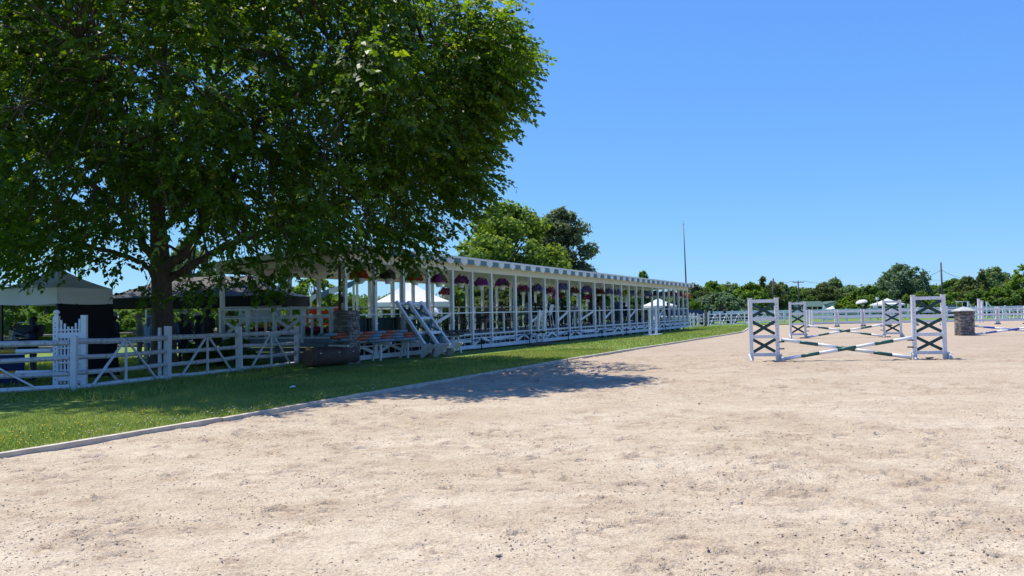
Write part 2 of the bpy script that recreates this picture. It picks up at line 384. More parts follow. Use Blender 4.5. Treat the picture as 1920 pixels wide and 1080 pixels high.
    c = mix(mm.outputs[0], c, (0.29, 0.21, 0.145))
    t.links.new(c, b.inputs['Base Color'])
    # relief: small lumps and crumbs everywhere, hoof-size hollows further off
    nb = noise(22, 4, 0.7); nb2 = noise(5.5, 4, 0.6)
    add = t.nodes.new('ShaderNodeMath'); add.operation = 'MULTIPLY_ADD'; add.inputs[1].default_value = 3.0
    t.links.new(nb2.outputs['Fac'], add.inputs[0]); t.links.new(nb.outputs['Fac'], add.inputs[2])
    bp = t.nodes.new('ShaderNodeBump'); bp.inputs['Strength'].default_value = 0.65; bp.inputs['Distance'].default_value = 0.03
    t.links.new(add.outputs[0], bp.inputs['Height']); t.links.new(bp.outputs[0], b.inputs['Normal'])
    me.materials.append(m)
    o = link('sand_arena', me); tag(o, kind='structure')
    # loose crumbs and clods
    CL = mat('sand_clod', (0.46, 0.39, 0.295), 0.95, 0.3, 30, 0.3, c2=(0.33, 0.26, 0.19))
    iv = np.array([(1, 0, 0), (0, 1, 0), (-1, 0, 0), (0, -1, 0), (0, 0, 1), (0, 0, -1.0)]); if_ = np.array([(0, 1, 4), (1, 2, 4), (2, 3, 4), (3, 0, 4), (1, 0, 5), (2, 1, 5), (3, 2, 5), (0, 3, 5)])
    n = 110000
    cy = 2.9+21*rng.random(n)**1.5; cx = rng.uniform(-.78, .78, n)*(cy+1)
    ok = vnoise(cx*0.9+5, cy*1.5, 21)*.6+vnoise(cx*3.1, cy*3.1, 22)*.4 > rng.uniform(.25, .75, n)
    ok &= cx > edgex(cy)+.12
    cx, cy = cx[ok], cy[ok]; n = len(cx)
    # sample the built relief
    ii = np.clip(np.searchsorted(xs, cx), 0, nx-1); jj = np.clip(np.searchsorted(ys, cy), 0, ny-1)
    cz = SZ+H[jj, ii]
    sz = 0.0028+0.007*rng.random(n)**4+0.009*(rng.random(n) > .996)
    rv = iv[None]*(1+0.7*(rng.random((n, len(iv), 1))-.5))*sz[:, None, None]*np.array([1.2, 1, .7])
    V = (rv+np.stack([cx, cy, cz+sz*.3], -1)[:, None]).reshape(-1, 3)
    F = (if_[None]+np.arange(n)[:, None, None]*len(iv)).reshape(-1, 3)
    m2 = bpy.data.meshes.new('sand_clods'); m2.vertices.add(len(V)); m2.vertices.foreach_set('co', V.astype(np.float32).ravel())
    m2.loops.add(F.size); m2.loops.foreach_set('vertex_index', F.astype(np.int32).ravel()); m2.polygons.add(len(F)); m2.polygons.foreach_set('loop_start', np.arange(0, F.size, 3, dtype=np.int32)); m2.update(calc_edges=True)
    m2.materials.append(CL); tag(link('sand_clods', m2), 'loose crumbs and clods of sand strewn over the arena', 'sand', kind='stuff')
sand()

# timber edging between lawn and sand: boards laid end to end
edg = thing('timber_edging', 'weathered timber boards edging the lawn along the sand arena', 'edging')
rr = random.Random(3)
pl = [Vector((x, y, 0)) for x, y in EDGE]
def along(d):
    for a, b in zip(pl[:-1], pl[1:]):
        L = (b-a).length
        if d <= L: return a+(b-a)*(d/L)
        d -= L
    return pl[-1]
tot = sum((b-a).length for a, b in zip(pl[:-1], pl[1:])); d = 0.0; d0 = 25.0-16.15
offs = 0.0
while d < tot-0.3:
    L = min(4.88, tot-d)
    a, b = along(d+0.015), along(d+L-0.015); o1 = rr.uniform(-.015, .015); o2 = rr.uniform(-.01, .03)
    nn = Vector((b.y-a.y, a.x-b.x, 0)).normalized()
    mid = (a+b)/2+nn*rr.uniform(-.02, .02)+Vector((0, 0, rr.uniform(-.008, .008)))
    pts = [a+nn*o1+Vector((0, 0, rr.uniform(-.015, .012))), mid, b+nn*o2*.5+Vector((0, 0, rr.uniform(-.015, .012)))]
    m_ = MB()
    for p, q in zip(pts[:-1], pts[1:]): m_.beam(p+Vector((0, 0, -.06)), q+Vector((0, 0, -.06)), 0.10, 0.15, TIMBER)
    m_.build('board', edg); d += L

# ---------------------------------------------------------------- grass blades
def grass(name, n, region, hmin, hmax, wid, label, seed, keep=None, lean=0.5, m=None):
    g = np.random.default_rng(seed)
    x = g.uniform(region[0], region[1], n); y = g.uniform(region[2], region[3], n)
    ok = x < edgex(y)-0.10
    if keep is not None: ok &= keep(x, y)
    x, y = x[ok], y[ok]; n = len(x)
    patch = vnoise(x*1.3, y*1.3, 31)
    h = (hmin+(hmax-hmin)*g.random(n)**1.5)*(0.6+0.8*patch)
    a = g.uniform(0, 6.283, n); ln = g.normal(0, lean, (n, 2))*h[:, None]
    w = wid*(0.7+.6*g.random(n))
    P = np.stack([x, y, np.zeros(n)-.005], -1); Sd = np.stack([np.cos(a), np.sin(a), np.zeros(n)], -1)*w[:, None]
    T = P+np.concatenate([ln, h[:, None]], 1)
    M_ = P+np.concatenate([ln*.35, h[:, None]*.6], 1)
    q = np.stack([P-Sd, P+Sd, T], 1).reshape(-1, 3)
    dry = (vnoise(x*.45+3, y*.45, 33)*.7+vnoise(x*1.7, y*1.7, 35)*.5-.25)+g.random(n)*.5
    me = npmesh(name, q, 3, [m or GRASSM], tone=np.clip(dry, 0, 1))
    return tag(link(name, me), label, 'grass', kind='stuff')
GRASSM = leafmat('grass_blade', (0.115, 0.215, 0.038), (0.36, 0.38, 0.11), 0.35, (1.3, 1.3, 0.6), 0.6, 0.2)
grass('mown_grass', 150000, (-13, -2, 8, 17.5), .025, .075, .006, 'short mown grass of the verge beside the sand', 1, keep=lambda x, y: x > edgex(y)-4.2)
grass('verge_grass', 110000, (-9, 4, 17.5, 31), .03, .085, .011, 'mown grass in front of the near end of the viewing stand', 2, keep=lambda x, y: x > edgex(y)-4.4)
grass('far_verge_grass', 70000, (-2, 21, 31, 70), .035, .09, .022, 'mown grass in front of the far end of the viewing stand', 3, keep=lambda x, y: x > edgex(y)-5.2)
grass('paddock_grass', 60000, (-17, -6, 14.5, 30), .04, .16, .012, 'longer grass behind the weathered fence and under the tree', 4, keep=lambda x, y: x < edgex(y)-4.2)

# small wild flowers in the verge
def wildflowers():
    g = np.random.default_rng(5)
    YF = mat('buttercup_yellow', (0.75, 0.50, 0.02), 0.6, 0.1, 4); WF = mat('clover_white', (0.65, 0.65, 0.55), 0.7, 0.1, 4)
    for nm, lab, m_, spots, r in (('yellow_wildflowers', 'small yellow wildflowers in the grass near the left edge of the photo', YF,
                                   [(g.normal(-6.3, .55), g.normal(9.9, .5)) for _ in range(70)]+[(g.uniform(-6.5, -4.3), g.uniform(10.2, 12.6)) for _ in range(40)], .013),
                                  ('white_clover', 'white clover heads in the shaded grass along the timber edging', WF,
                                   [(g.uniform(-5.6, -2.6), 0) for _ in range(45)], .012)):
        mb = MB()
        for (x, y) in spots:
            if y == 0: y = float(np.interp(x, EX, EY))+abs(g.normal(0, .5))+.35
            if x > edgex(y)-.1: continue
            z = g.uniform(.04, .085)
            mb.lathe([(.001, -.004), (r, 0), (r*.7, .006), (.001, .009)], m_, 6, (x, y, z))
            mb.tube([(x, y, 0), (x, y, z)], .002, LEAFPOT, 3, False)
        tag(mb.build(nm), lab, 'flowers', kind='stuff')
wildflowers()

# ================================================================ TREES
LEAF_MAIN = leafmat('elm_leaf', (0.028, 0.068, 0.007), (0.082, 0.152, 0.016), 0.5, (2.8, 2.4, 0.38), 0.45, 0.35, sun_fleck=(.20, .28, .035))  # brightest leaf tone: crown highlights put into the leaf colour
def big_tree():
    g = np.random.default_rng(11); r_ = random.Random(12)
    base = at(306, 22.6); bx, by = base.x, base.y
    t = thing('shade_tree', 'huge leafy shade tree towering over the white fence on the left', 'tree', (bx, by, 0))
    # trunk with root flare
    tp = [(0, 0, -.1), (0, 0, .12), (0.01, 0, .45), (.0, 0, 1.1), (-.02, 0, 2.0), (-.05, 0, 2.8), (-.10, 0, 3.5), (-.18, .05, 4.6), (-.2, .1, 6.2), (-.1, .2, 8.2), (0.1, .1, 10.5)]
    tr = [.56, .45, .355, .30, .275, .27, .255, .205, .16, .11, .05]
    mb = MB(); mb.tube(tp, tr, BARK, 16)
    # fluting at the foot
    for v in range(len(mb.v)):
        x, y, z = mb.v[v]; a = math.atan2(y, x); k = max(0, .9-z)*.16
        s_ = 1+k*math.sin(a*5+1)+.03*math.sin(a*9+z*3); mb.v[v] = (x*s_, y*s_, z)
    mb.build('trunk', t)
    # clumps: centre x,y,z relative to the trunk (world ellipse rotated towards the arena on the right)
    ca, sa = math.cos(R(-13)), math.sin(R(-13)); cx, cy = 1.3, 0.1
    cl = []
    def rad(z):          # crown half-width at height z
        return float(np.interp(z, [2.2, 3, 4, 5.5, 7.5, 9, 10.5, 12, 13.3, 14.2], [.66, .80, .90, .96, 1.0, .97, .88, .7, .45, .12]))
    for k in range(5000):
        z = g.uniform(2.75, 14.0); a = g.uniform(0, 6.283); q = math.sqrt(g.uniform(0.04, 1.0))
        rr_ = rad(z)
        u, v = q*rr_*9.6*math.cos(a), q*rr_*7.6*math.sin(a)
        x, y = cx+u*ca-v*sa, cy+u*sa+v*ca
        low = 2.85+1.0*(1-q)**.7
        if z < low: continue
        if q < .32 and z < 5.2 : continue
        if math.hypot(x+.3, y) < 1.5 and z < 4.4: continue
        c_ = (x, y, z, g.uniform(.75, 1.35)*(1.0 if q > .5 else .9))
        if min([((x-o[0])**2+(y-o[1])**2+((z-o[2])*1.35)**2) for o in cl] or [9]) < .80**2: continue
        cl.append(c_)
        if len(cl) >= 560: break
    nrand = len(cl)
    # drooping tips below the crown and the ragged lobes on its right side, as in the photo (column, row, distance, size)
    for (px, py, Y, s_) in [(952, 95, 19.6, .8), (930, 110, 19.0, .9), (925, 150, 19.2, .9), (930, 190, 19, .9), (880, 235, 19.2, .9), (870, 285, 19.4, .8), (885, 60, 18.6, 1.0), (900, 110, 18.4, 1.0), (880, 160, 18.6, 1.0), (860, 210, 18.8, 1.0), (850, 280, 18.8, .9), (870, 330, 19, .8), (905, 20, 19, 1.0), (870, 355, 19.4, .6), (938, 72, 20.2, .8), (972, 130, 20, .6), (958, 152, 19.7, .8), (945, 185, 19.5, .7), (918, 58, 19.4, .9), (890, 15, 19.5, .9), (905, 215, 19.8, .7), (882, 330, 19.5, .75), (900, 370, 19.4, .4),
                            (862, 380, 19.3, .6), (895, 262, 19.8, .6), (860, 400, 19.2, .6), (800, 440, 19, .6), (830, 340, 19, .9), (760, 455, 19, .65), (690, 455, 18.6, .7), (620, 460, 18.2, .7), (560, 490, 18, .5),
                            (505, 545, 18.5, .33), (495, 520, 18.5, .4), (470, 500, 18.3, .5), (420, 500, 18, .5), (395, 540, 18.5, .4), (355, 535, 19, .4), (345, 555, 19, .25), (250, 470, 18, .5), (190, 490, 18, .5),
                            (120, 482, 18, .42), (60, 498, 18, .42), (20, 515, 18.5, .42), (275, 545, 19.5, .28), (240, 420, 17.5, .6), (160, 440, 17.5, .7), (90, 440, 17, .7), (20, 470, 17, .7), (440, 455, 17.5, .6), (520, 440, 17, .7), (600, 420, 17, .7), (330, 430, 17, .5), (820, 465, 19.2, .4), (730, 480, 18.8, .35), (650, 490, 18.4, .35)]:
        p = at(px, Y); hz = 587+(960-px)*.01746; z = 1.48+(hz-py)/FPX*Y
        cl.append((p.x-bx, p.y-by, z, s_))
    RB = ([0, 60, 100, 150, 190, 215, 250, 290, 330, 370, 400, 420, 440, 480, 500], [945, 985, 1012, 1024, 1010, 980, 958, 948, 958, 935, 905, 865, 845, 845, 800])
    BB = ([-200, 0, 60, 110, 150, 200, 250, 270, 300, 340, 380, 420, 460, 500, 560, 640, 700, 800, 840, 960], [550, 520, 520, 510, 490, 470, 452, 420, 400, 412, 450, 485, 495, 485, 485, 486, 475, 480, 460, 395])
    keep_ = []; cl_all = list(cl)
    for i, (x, y, z, s_) in enumerate(cl):
        Yw = by+y; px = 960+FPX*(bx+x)/Yw; py = 587+(960-px)*.01746-(z-1.48)*FPX/Yw; rp = (s_*.75+.18)*FPX/Yw
        if i < nrand and (px+rp > np.interp(py, *RB)+6 or py+rp*.8 > np.interp(px, *BB)+4): continue
        keep_.append((x, y, z, s_))
    cl = keep_; nman = len([1 for c in cl_all[nrand:]])
    C = np.array(cl); n = len(C)
    # limbs
    limbs = []
    def limb(pts, r0, r1): limbs.append((pts, r0, r1))
    limb([(-.1, 0, 3.0), (-.9, -.3, 4.3), (-2.3, -.8, 5.8), (-4.4, -1.2, 7.0), (-7.0, -1.4, 7.8)], .17, .04)
    limb([(-.15, 0, 4.2), (-.9, .8, 6.2), (-2.4, 2.2, 8.6), (-4.2, 3.6, 10.6)], .16, .04)
    limb([(-.02, 0, 2.7), (.7, -.35, 3.35), (1.7, -.8, 4.5), (2.5, -1.2, 6.0), (4.2, -1.7, 7.4), (7.2, -2.3, 8.3), (9.2, -2.7, 8.4)], .21, .05)
    limb([(.0, 0, 2.5), (1.0, .2, 3.2), (2.6, .6, 4.0), (5.0, .7, 4.9), (8.2, .0, 5.6)], .16, .04)
    limb([(-.1, 0, 3.6), (.1, -1.2, 5.0), (.3, -3.0, 6.6), (.6, -5.4, 7.6)], .15, .04)
    limb([(-.15, 0, 4.5), (.7, .2, 6.6), (1.7, .3, 9.2), (2.8, .2, 11.6)], .15, .04)
    limb([(-.15, 0, 3.9), (.3, 1.6, 5.4), (1.2, 3.8, 7.0), (2.2, 6.0, 8.0)], .15, .04)
    limb([(-.1, 0, 2.6), (-.7, -.2, 3.2), (-2.2, -.5, 3.7), (-4.8, -.9, 4.5), (-7.5, -1.3, 5.0)], .11, .03)
    def spl(pts, m=6):
        P = [Vector(p) for p in pts]; P = [P[0]*2-P[1]]+P+[P[-1]*2-P[-2]]; out = []
        for i in range(1, len(P)-2):
            for k in range(m):
                s_ = k/m; a, b, c, d = P[i-1], P[i], P[i+1], P[i+2]
                out.append(0.5*((2*b)+(c-a)*s_+(2*a-5*b+4*c-d)*s_**2+(3*b-a-3*c+d)*s_**3))
        out.append(P[-2]); return out
    LB = []
    for (pts, r0, r1) in limbs:
        sp = spl(pts); sp = [p+Vector((r_.gauss(0, .035), r_.gauss(0, .035), r_.gauss(0, .035)))*(0 if i == 0 else 1) for i, p in enumerate(sp)]
        r0 *= .82; LB.append((sp, [r0+(r1-r0)*(i/(len(sp)-1))**.8 for i in range(len(sp))]))
    twigs = [MB() for _ in LB]
    for (sp, rd), mb in zip(LB, twigs): mb.tube(sp, rd, BARK, 9)
    for c in cl:
        P = Vector(c[:3]); best = None
        for li, (sp, rd) in enumerate(LB):
            for k in range(3, len(sp)):
                dd = (sp[k]-P).length+(0.6 if sp[k].z > P.z else 0)
                if best is None or dd < best[0]: best = (dd, li, k)
        dd, li, k = best; A = LB[li][0][k]; ra = min(LB[li][1][k]*.6, .012+.012*dd)
        m1 = A.lerp(P, .35)+Vector((r_.gauss(0, .12*dd/2), r_.gauss(0, .12*dd/2), .16*dd)); m2 = A.lerp(P, .72)+Vector((r_.gauss(0, .1), r_.gauss(0, .1), .10*dd))
        twigs[li].tube([A, m1, m2, P], [ra, ra*.7, ra*.45, .008], BARK, 5)
        for q in range(3):
            E = P+Vector((r_.gauss(0, .6), r_.gauss(0, .6), r_.gauss(-.05, .3)))*c[3]
            twigs[li].tube([m2, m2.lerp(E, .5)+Vector((0, 0, .12)), E], [ra*.4+.003, .007, .004], BARK, 4, False)
    for mb in twigs: mb.build('limb', t)
    # sprays of leaves
    per = np.maximum((42*C[:, 3]**2*np.where(np.arange(n) >= n-nman, 1.5, 1.0)).astype(int), 9)
    ci = np.repeat(np.arange(n), per); ns = len(ci)
    d = unit(g.normal(0, 1, (ns, 3))); d[:, 2] *= .8
    rr_ = C[ci, 3]*g.random(ns)**(1/2.2)
    O = C[ci, :3]+d*rr_[:, None]*np.array([1.0, 1.0, .72])
    outw = O-np.array([0.3, -.2, 6.0]); outw[:, 2] *= .15; outw = unit(outw)
    SD = unit(outw*1.0+d*.9+g.normal(0, .45, (ns, 3))+np.array([0, 0, -.30]))
    SL = g.uniform(.28, .62, ns)
    nl = 9
    si = np.repeat(np.arange(ns), nl); k = np.tile(np.arange(nl), ns); s_ = (k+.6)/nl
    up = np.array([0, 0, 1.0]); SN = unit(up+g.normal(0, .35, (ns, 3)))
    SS = unit(np.cross(SD, SN)); side = np.where(k % 2 == 0, 1.0, -1.0)
    P = O[si]+SD[si]*(SL[si]*s_)[:, None]; P[:, 2] -= (s_**2)*SL[si]*.25
    LD = SD[si]*.75+SS[si]*side[:, None]*.8+g.normal(0, .25, (len(si), 3)); LD[:, 2] -= .35
    LN = unit(SN[si]+g.normal(0, .45, (len(si), 3)))
    L = g.uniform(.11, .192, len(si)); W = L*g.uniform(.27, .36, len(si))
    q = leaf_quads(P, LD, LN, L, W)
    tone = np.clip(np.repeat(g.random(n), per)[si]*.35+g.random(len(si))*.62, 0, .9)
    lit_spray = (g.random(ns) > .955)[si]; tone = np.where(lit_spray, .92+.08*g.random(len(si)), tone)  # random sprays coloured bright to stand in for highlights
    link('crown', npmesh('crown', q, 4, [LEAF_MAIN], tone), t)
big_tree()

# generic trees and shrubs ----------------------------------------------------------------
LM = {'bright': leafmat('leaf_bright', (0.075, 0.15, 0.022), (0.17, 0.27, 0.045), 0.4),
      'maple': leafmat('leaf_maple', (0.095, 0.17, 0.03), (0.22, 0.31, 0.06), 0.45),
      'mid': leafmat('leaf_mid', (0.055, 0.115, 0.028), (0.13, 0.21, 0.05), 0.38),
      'olive': leafmat('leaf_olive', (0.11, 0.17, 0.09), (0.20, 0.27, 0.15), 0.35, (1.2, 1.3, .8)),
      'pale': leafmat('leaf_pale', (0.11, 0.175, 0.07), (0.20, 0.28, 0.11), 0.4, (1.3, 1.3, .7)),
      'cedar': leafmat('leaf_cedar', (0.065, 0.10, 0.038), (0.18, 0.22, 0.08), 0.42, (1.2, 1.2, .5)),
      'juniper': leafmat('leaf_juniper', (0.10, 0.14, 0.065), (0.24, 0.28, 0.13), 0.4, (1.2, 1.2, .6)),
      'grey': leafmat('leaf_grey_oak', (0.075, 0.125, 0.06), (0.165, 0.225, 0.12), 0.35, (1.2, 1.3, .8))}
for m_ in LM.values():
    b_ = m_.node_tree.nodes['Principled BSDF']; b_.inputs['Roughness'].default_value = .7; b_.inputs['Specular IOR Level'].default_value = .12
def tree(name, label, px, Y, top, width, kind='mid', n=5200, leaf=.30, bottom=0.0, cone=0.0, open_=0.0, seed=0, cat='tree', group=None, x=None, trunk=True):
    g = np.random.default_rng(seed*7+13); r_ = random.Random(seed)
    loc = at(px, Y) if x is None else Vector((x, Y, 0))
    t = thing(name, label, cat, loc, 0, group)
    Hh = top-bottom; rx = width/2
    nc = max(int(70+width*Hh*1.3), 50) if cat == 'tree' else max(int(30+width*Hh*1.2), 26)
    C = []
    for i in range(nc*6):
        a = g.uniform(0, 6.283); h = g.uniform(0.03, 1.0)**(1 if cone == 0 else .8)
        prof = math.sin(math.pi*min(1, (h*.86+.14))**.85)**.55 if cone == 0 else (1-h)**.85*(.8+.3*math.sin(h*22))+.10
        lobes = 1+.20*math.sin(a*3+seed)+.12*math.sin(a*5+h*6+seed*2)
        q = g.uniform(.35, 1)**.6
        s_ = (0.25 if cone == 0 else .22)*min(rx, Hh*.5)*g.uniform(.45, 1.25)*((1.15-.45*h) if cone == 0 else (1.15-.9*h))
        C.append((math.cos(a)*q*prof*lobes*(rx-s_*.4), math.sin(a)*q*prof*lobes*(rx-s_*.4)*.9, bottom+h*(Hh-s_*.6), s_))
        if len(C) >= nc: break
    C = np.array(C)
    if trunk:
        mb = MB(); th = bottom+Hh*.8; tr = .018*top+.05
        mb.tube([(0, 0, -.1), (0.05, 0, th*.3), (-.05, .05, th*.65), (0, 0, th)], [tr*1.3, tr, tr*.7, tr*.25], BARK, 7)
        for c in C[::2]:
            h0 = max(min(c[2]*.6, th*.8), .3); mb.tube([(0, 0, h0), (c[0]*.5, c[1]*.5, (h0+c[2])*.55), (c[0], c[1], c[2])], [tr*.32, tr*.2, .015], BARK, 4, False)
        mb.build('trunk', t)
    w = C[:, 3]**2; ci = g.choice(len(C), n, p=w/w.sum())
    d = unit(g.normal(0, 1, (n, 3)))
    O = C[ci, :3]+d*(C[ci, 3]*(g.random(n)**(1/2.6))*(1+.35*(g.random(n) > .85)))[:, None]*np.array([1, 1, .78 if cone == 0 else .6])
    O[:, 2] = np.maximum(O[:, 2], .05)
    N_ = unit(d+g.normal(0, .55, (n, 3))+np.array([0, 0, .45]))
    D = np.cross(N_, g.normal(0, 1, (n, 3)))
    if kind in ('olive', 'pale', 'maple'): D[:, 2] -= .3
    L = leaf*g.uniform(.6, 1.25, n); W = L*(.42 if kind not in ('cedar', 'juniper') else .25)
    tone = np.clip(g.random(len(C))[ci]*.45+g.random(n)*.55, 0, 1)
    link('crown', npmesh('crown', leaf_quads(O-D*0, D, N_, L, W), 4, [LM[kind]], tone), t)
    return t

# background trees: columns as seen in the photo, real distances, sizes in metres
def hgt(py, px, Y): return 1.48+((587+(960-px)*.01746)-py)/FPX*Y
def wid(w, Y): return w*Y/FPX
def bgtree(name, label, px, py, w, Y, kind, **k):
    return tree(name, label, px, Y, hgt(py, px, Y), wid(w, Y), kind, **k)
bgtree('maple_tree', 'broad light green tree rising behind the middle of the viewing stand', 950, 378, 232, 62, 'maple', n=30000, leaf=.32, bottom=1.2, seed=1)
bgtree('cedar_tree', 'dark ragged cedar behind the viewing stand, right of the light green tree', 1054, 390, 128, 66, 'juniper', n=20000, leaf=.36, bottom=.6, seed=2)
bgtree('leafy_tree', 'small green treetop poking over the stand roof near the flagpole', 1208, 509, 34, 92, 'bright', n=3500, leaf=.3, bottom=1, seed=3)
TREES = [  # px, top row, width px, Y, kind, cone, label
 (1303, 531, 66, 104, 'cedar', 0, 'dark green tree right beside the far end of the viewing stand'),
 (1336, 527, 54, 112, 'bright', 0, 'upright light green tree behind the grey green willow shrubs'),
 (1366, 527, 62, 122, 'pale', 0, 'tall pale green tree left of the round bright green tree'),
 (1410, 531, 74, 106, 'bright', 0, 'round bright green tree behind the nearest left jump wing'),
 (1432, 519, 30, 112, 'cedar', 1, 'pointed dark cedar beside the leaning bare pole'),
 (1450, 528, 52, 118, 'cedar', 0, 'dark olive cedar just right of the leaning bare pole'),
 (1467, 530, 34, 130, 'pale', 0, 'wispy pale tree at the right of the leaning bare pole'),
 (1487, 538, 62, 190, 'mid', 0, 'hazy green tree just left of the crossarm utility pole'),
 (1520, 541, 56, 195, 'cedar', 0, 'low dark tree just right of the crossarm utility pole'),
 (1548, 530, 62, 192, 'cedar', 0, 'dark bushy cedar behind the green roofed building'),
 (1567, 522, 40, 205, 'pale', 0, 'slim pale tree standing above the right end of the green roof'),
 (1592, 536, 54, 200, 'pale', 0, 'pale green tree left of the white umbrella, in the far row'),
 (1598, 556, 58, 118, 'bright', 0, 'low bright green shrubby tree left of the white umbrella'),
 (1627, 535, 66, 116, 'mid', 0, 'yellowish green tree right behind the white umbrella'),
 (1690, 495, 112, 120, 'grey', 0, 'big round grey green oak, tallest in the far tree line'),
 (1748, 536, 60, 126, 'bright', 0, 'green tree between the big oak and the tall bare pole'),
 (1790, 523, 66, 134, 'mid', 0, 'green tree just right of the tall bare pole'),
 (1816, 519, 60, 122, 'cedar', 0, 'spreading dark cedar left of the pointed cedar at the right'),
 (1842, 505, 44, 124, 'cedar', 1, 'pointed dark cedar over the stone pillar jump'),
 (1868, 501, 62, 136, 'pale', 0, 'airy pale tree right of the pointed cedar'),
 (1896, 524, 60, 118, 'cedar', 0, 'dark tree second from the right edge of the photo'),
 (1922, 498, 66, 116, 'bright', 0, 'bright green tree at the right edge of the photo')]
for i, (px, py, w, Y, kind, cone, lab) in enumerate(TREES):
    bgtree('cedar_tree' if kind == 'cedar' else 'leafy_tree', lab, px, py, w*1.12, Y, kind, n=int(5200+w*32), leaf=.36*Y/120+.06, bottom=.2, cone=cone, seed=20+i, group='trees along the far side of the show ground')
SHR = [(1352, 546, 92, 98, 'olive', 'fluffy grey green shrub right of the stand beyond the white fence'), (1392, 556, 60, 100, 'olive', 'grey green shrub below the round bright green tree'),
       (1780, 548, 76, 104, 'bright', 'bright green shrub left of the stone pillar jump beyond the fence'), (1830, 545, 60, 102, 'mid', 'green shrub behind the white machinery on the right'),
       (1868, 540, 64, 103, 'bright', 'leafy shrub behind the tall white posts on the right'), (1905, 540, 60, 101, 'mid', 'green shrub at the right edge beyond the fence'), (1650, 550, 60, 106, 'mid', 'dark green shrub below the big round oak'),
       (1725, 548, 70, 108, 'mid', 'green shrub below the right side of the big round oak')]
for i, (px, py, w, Y, kind, lab) in enumerate(SHR):
    bgtree('shrub', lab, px, py, w*1.15, Y, kind, n=5200, leaf=.36, bottom=0, seed=50+i, cat='shrub', group='shrubs along the far side of the show ground', trunk=True)
# a distant wooded mass behind, so the line closes
def far_wood():
    g = np.random.default_rng(99); n = 60000
    x = g.uniform(-260, 330, n); y = g.uniform(215, 260, n)
    hmax = 4.2+3.2*vnoise(x*.06, y*.02, 41)+1.6*vnoise(x*.25, y*.02, 42)
    z = hmax*g.random(n)**.6
    P = np.stack([x, y, z], -1); N_ = unit(g.normal(0, .7, (n, 3))+np.array([0, -.4, .8])); D = np.cross(N_, g.normal(0, 1, (n, 3)))
    tone = np.clip(vnoise(x*.15, y*.15, 43)*.7+g.random(n)*.3, 0, 1)
    L = g.uniform(.7, 1.5, n)
    tag(link('far_wood', npmesh('far_wood', leaf_quads(P, D, N_, L, L*.42), 4, [LM['mid']], tone)), 'distant belt of woodland closing the horizon', 'woodland', kind='stuff')
far_wood()
# trees and shrubs behind the tents on the left and behind the stand
LEFT = [(20, 555, 120, 44, 'mid', 'green shrub at the left edge beyond the white canopy'), (85, 560, 90, 40, 'bright', 'yellow green shrub behind the cook under the white canopy'), (140, 548, 120, 56, 'mid', 'green shrub behind the black wall of the white canopy'),
        (225, 560, 110, 48, 'bright', 'bright shrub behind the man in teal'), (285, 556, 110, 46, 'bright', 'sunlit shrub left of the big trunk under the black canopy'), (350, 560, 100, 50, 'bright', 'sunlit shrub right of the big trunk'),
        (420, 560, 110, 47, 'mid', 'shrub behind the black canopy near the stand end'), (500, 555, 110, 52, 'mid', 'shrub behind the lettered board')]
for i, (px, py, w, Y, kind, lab) in enumerate(LEFT):
    bgtree('shrub', lab, px, py, w*1.2, Y, kind, n=6500, leaf=.2, bottom=0, seed=70+i, cat='shrub', group='shrubs beyond the canopies')
bgtree('leafy_tree', 'light green tree seen behind the big trunk over the black canopy', 352, 455, 120, 58, 'pale', n=9000, leaf=.3, bottom=1.5, seed=81)
bgtree('leafy_tree', 'green tree behind the sloping roof of the small pavilion', 590, 515, 130, 62, 'bright', n=9000, leaf=.28, bottom=.6, seed=82)
bgtree('leafy_tree', 'tree behind the black canopy, left of the small pavilion roof', 500, 505, 100, 66, 'mid', n=8000, leaf=.3, bottom=.6, seed=83)
bgtree('leafy_tree', 'dark tree under the canopy line at far left', -30, 520, 150, 62, 'mid', n=8000, leaf=.3, bottom=.5, seed=84)
BACK = [(865, 520, 90, 56, 'mid', 'dense green shrub behind the stand below the light green tree'), (930, 525, 100, 54, 'cedar', 'dark shrub behind the stand under the purple baskets'), (1000, 528, 90, 58, 'cedar', 'dark bushy growth behind the middle of the stand'),
        (1060, 530, 90, 60, 'mid', 'shrub behind the stand below the dark cedar'), (1120, 535, 80, 66, 'mid', 'shrub behind the stand left of the yellow baskets'), (1180, 545, 70, 88, 'mid', 'shrub behind the yellow baskets'),
        (1230, 545, 80, 98, 'mid', 'shrub behind the small white tent beyond the stand'), (1270, 540, 60, 96, 'bright', 'shrub behind the far end of the stand'), (735, 550, 60, 66, 'mid', 'shrub beyond the white marquee'), (655, 562, 60, 58, 'mid', 'low shrub beneath the small pavilion roof')]
for i, (px, py, w, Y, kind, lab) in enumerate(BACK):
    bgtree('shrub', lab, px, py, w*1.15, Y, kind, n=6500, leaf=.28, bottom=0, seed=90+i, cat='shrub', group='shrubs behind the viewing stand')
for i, (px, Y, w, h) in enumerate([(405, 23.6, 1.6, 1.0), (440, 23.3, 1.3, .95), (380, 24.0, 1.2, .8)]):
    tree('shrub', ['dark leafy shrub at the left end of the viewing stand', 'dark shrub in front of the grey end boards of the stand', 'low shrub nearest the big trunk behind the fence'][i], px, Y, h, w, 'mid', n=3800, leaf=.11, seed=110+i, cat='shrub', group='shrubs at the near end of the stand')

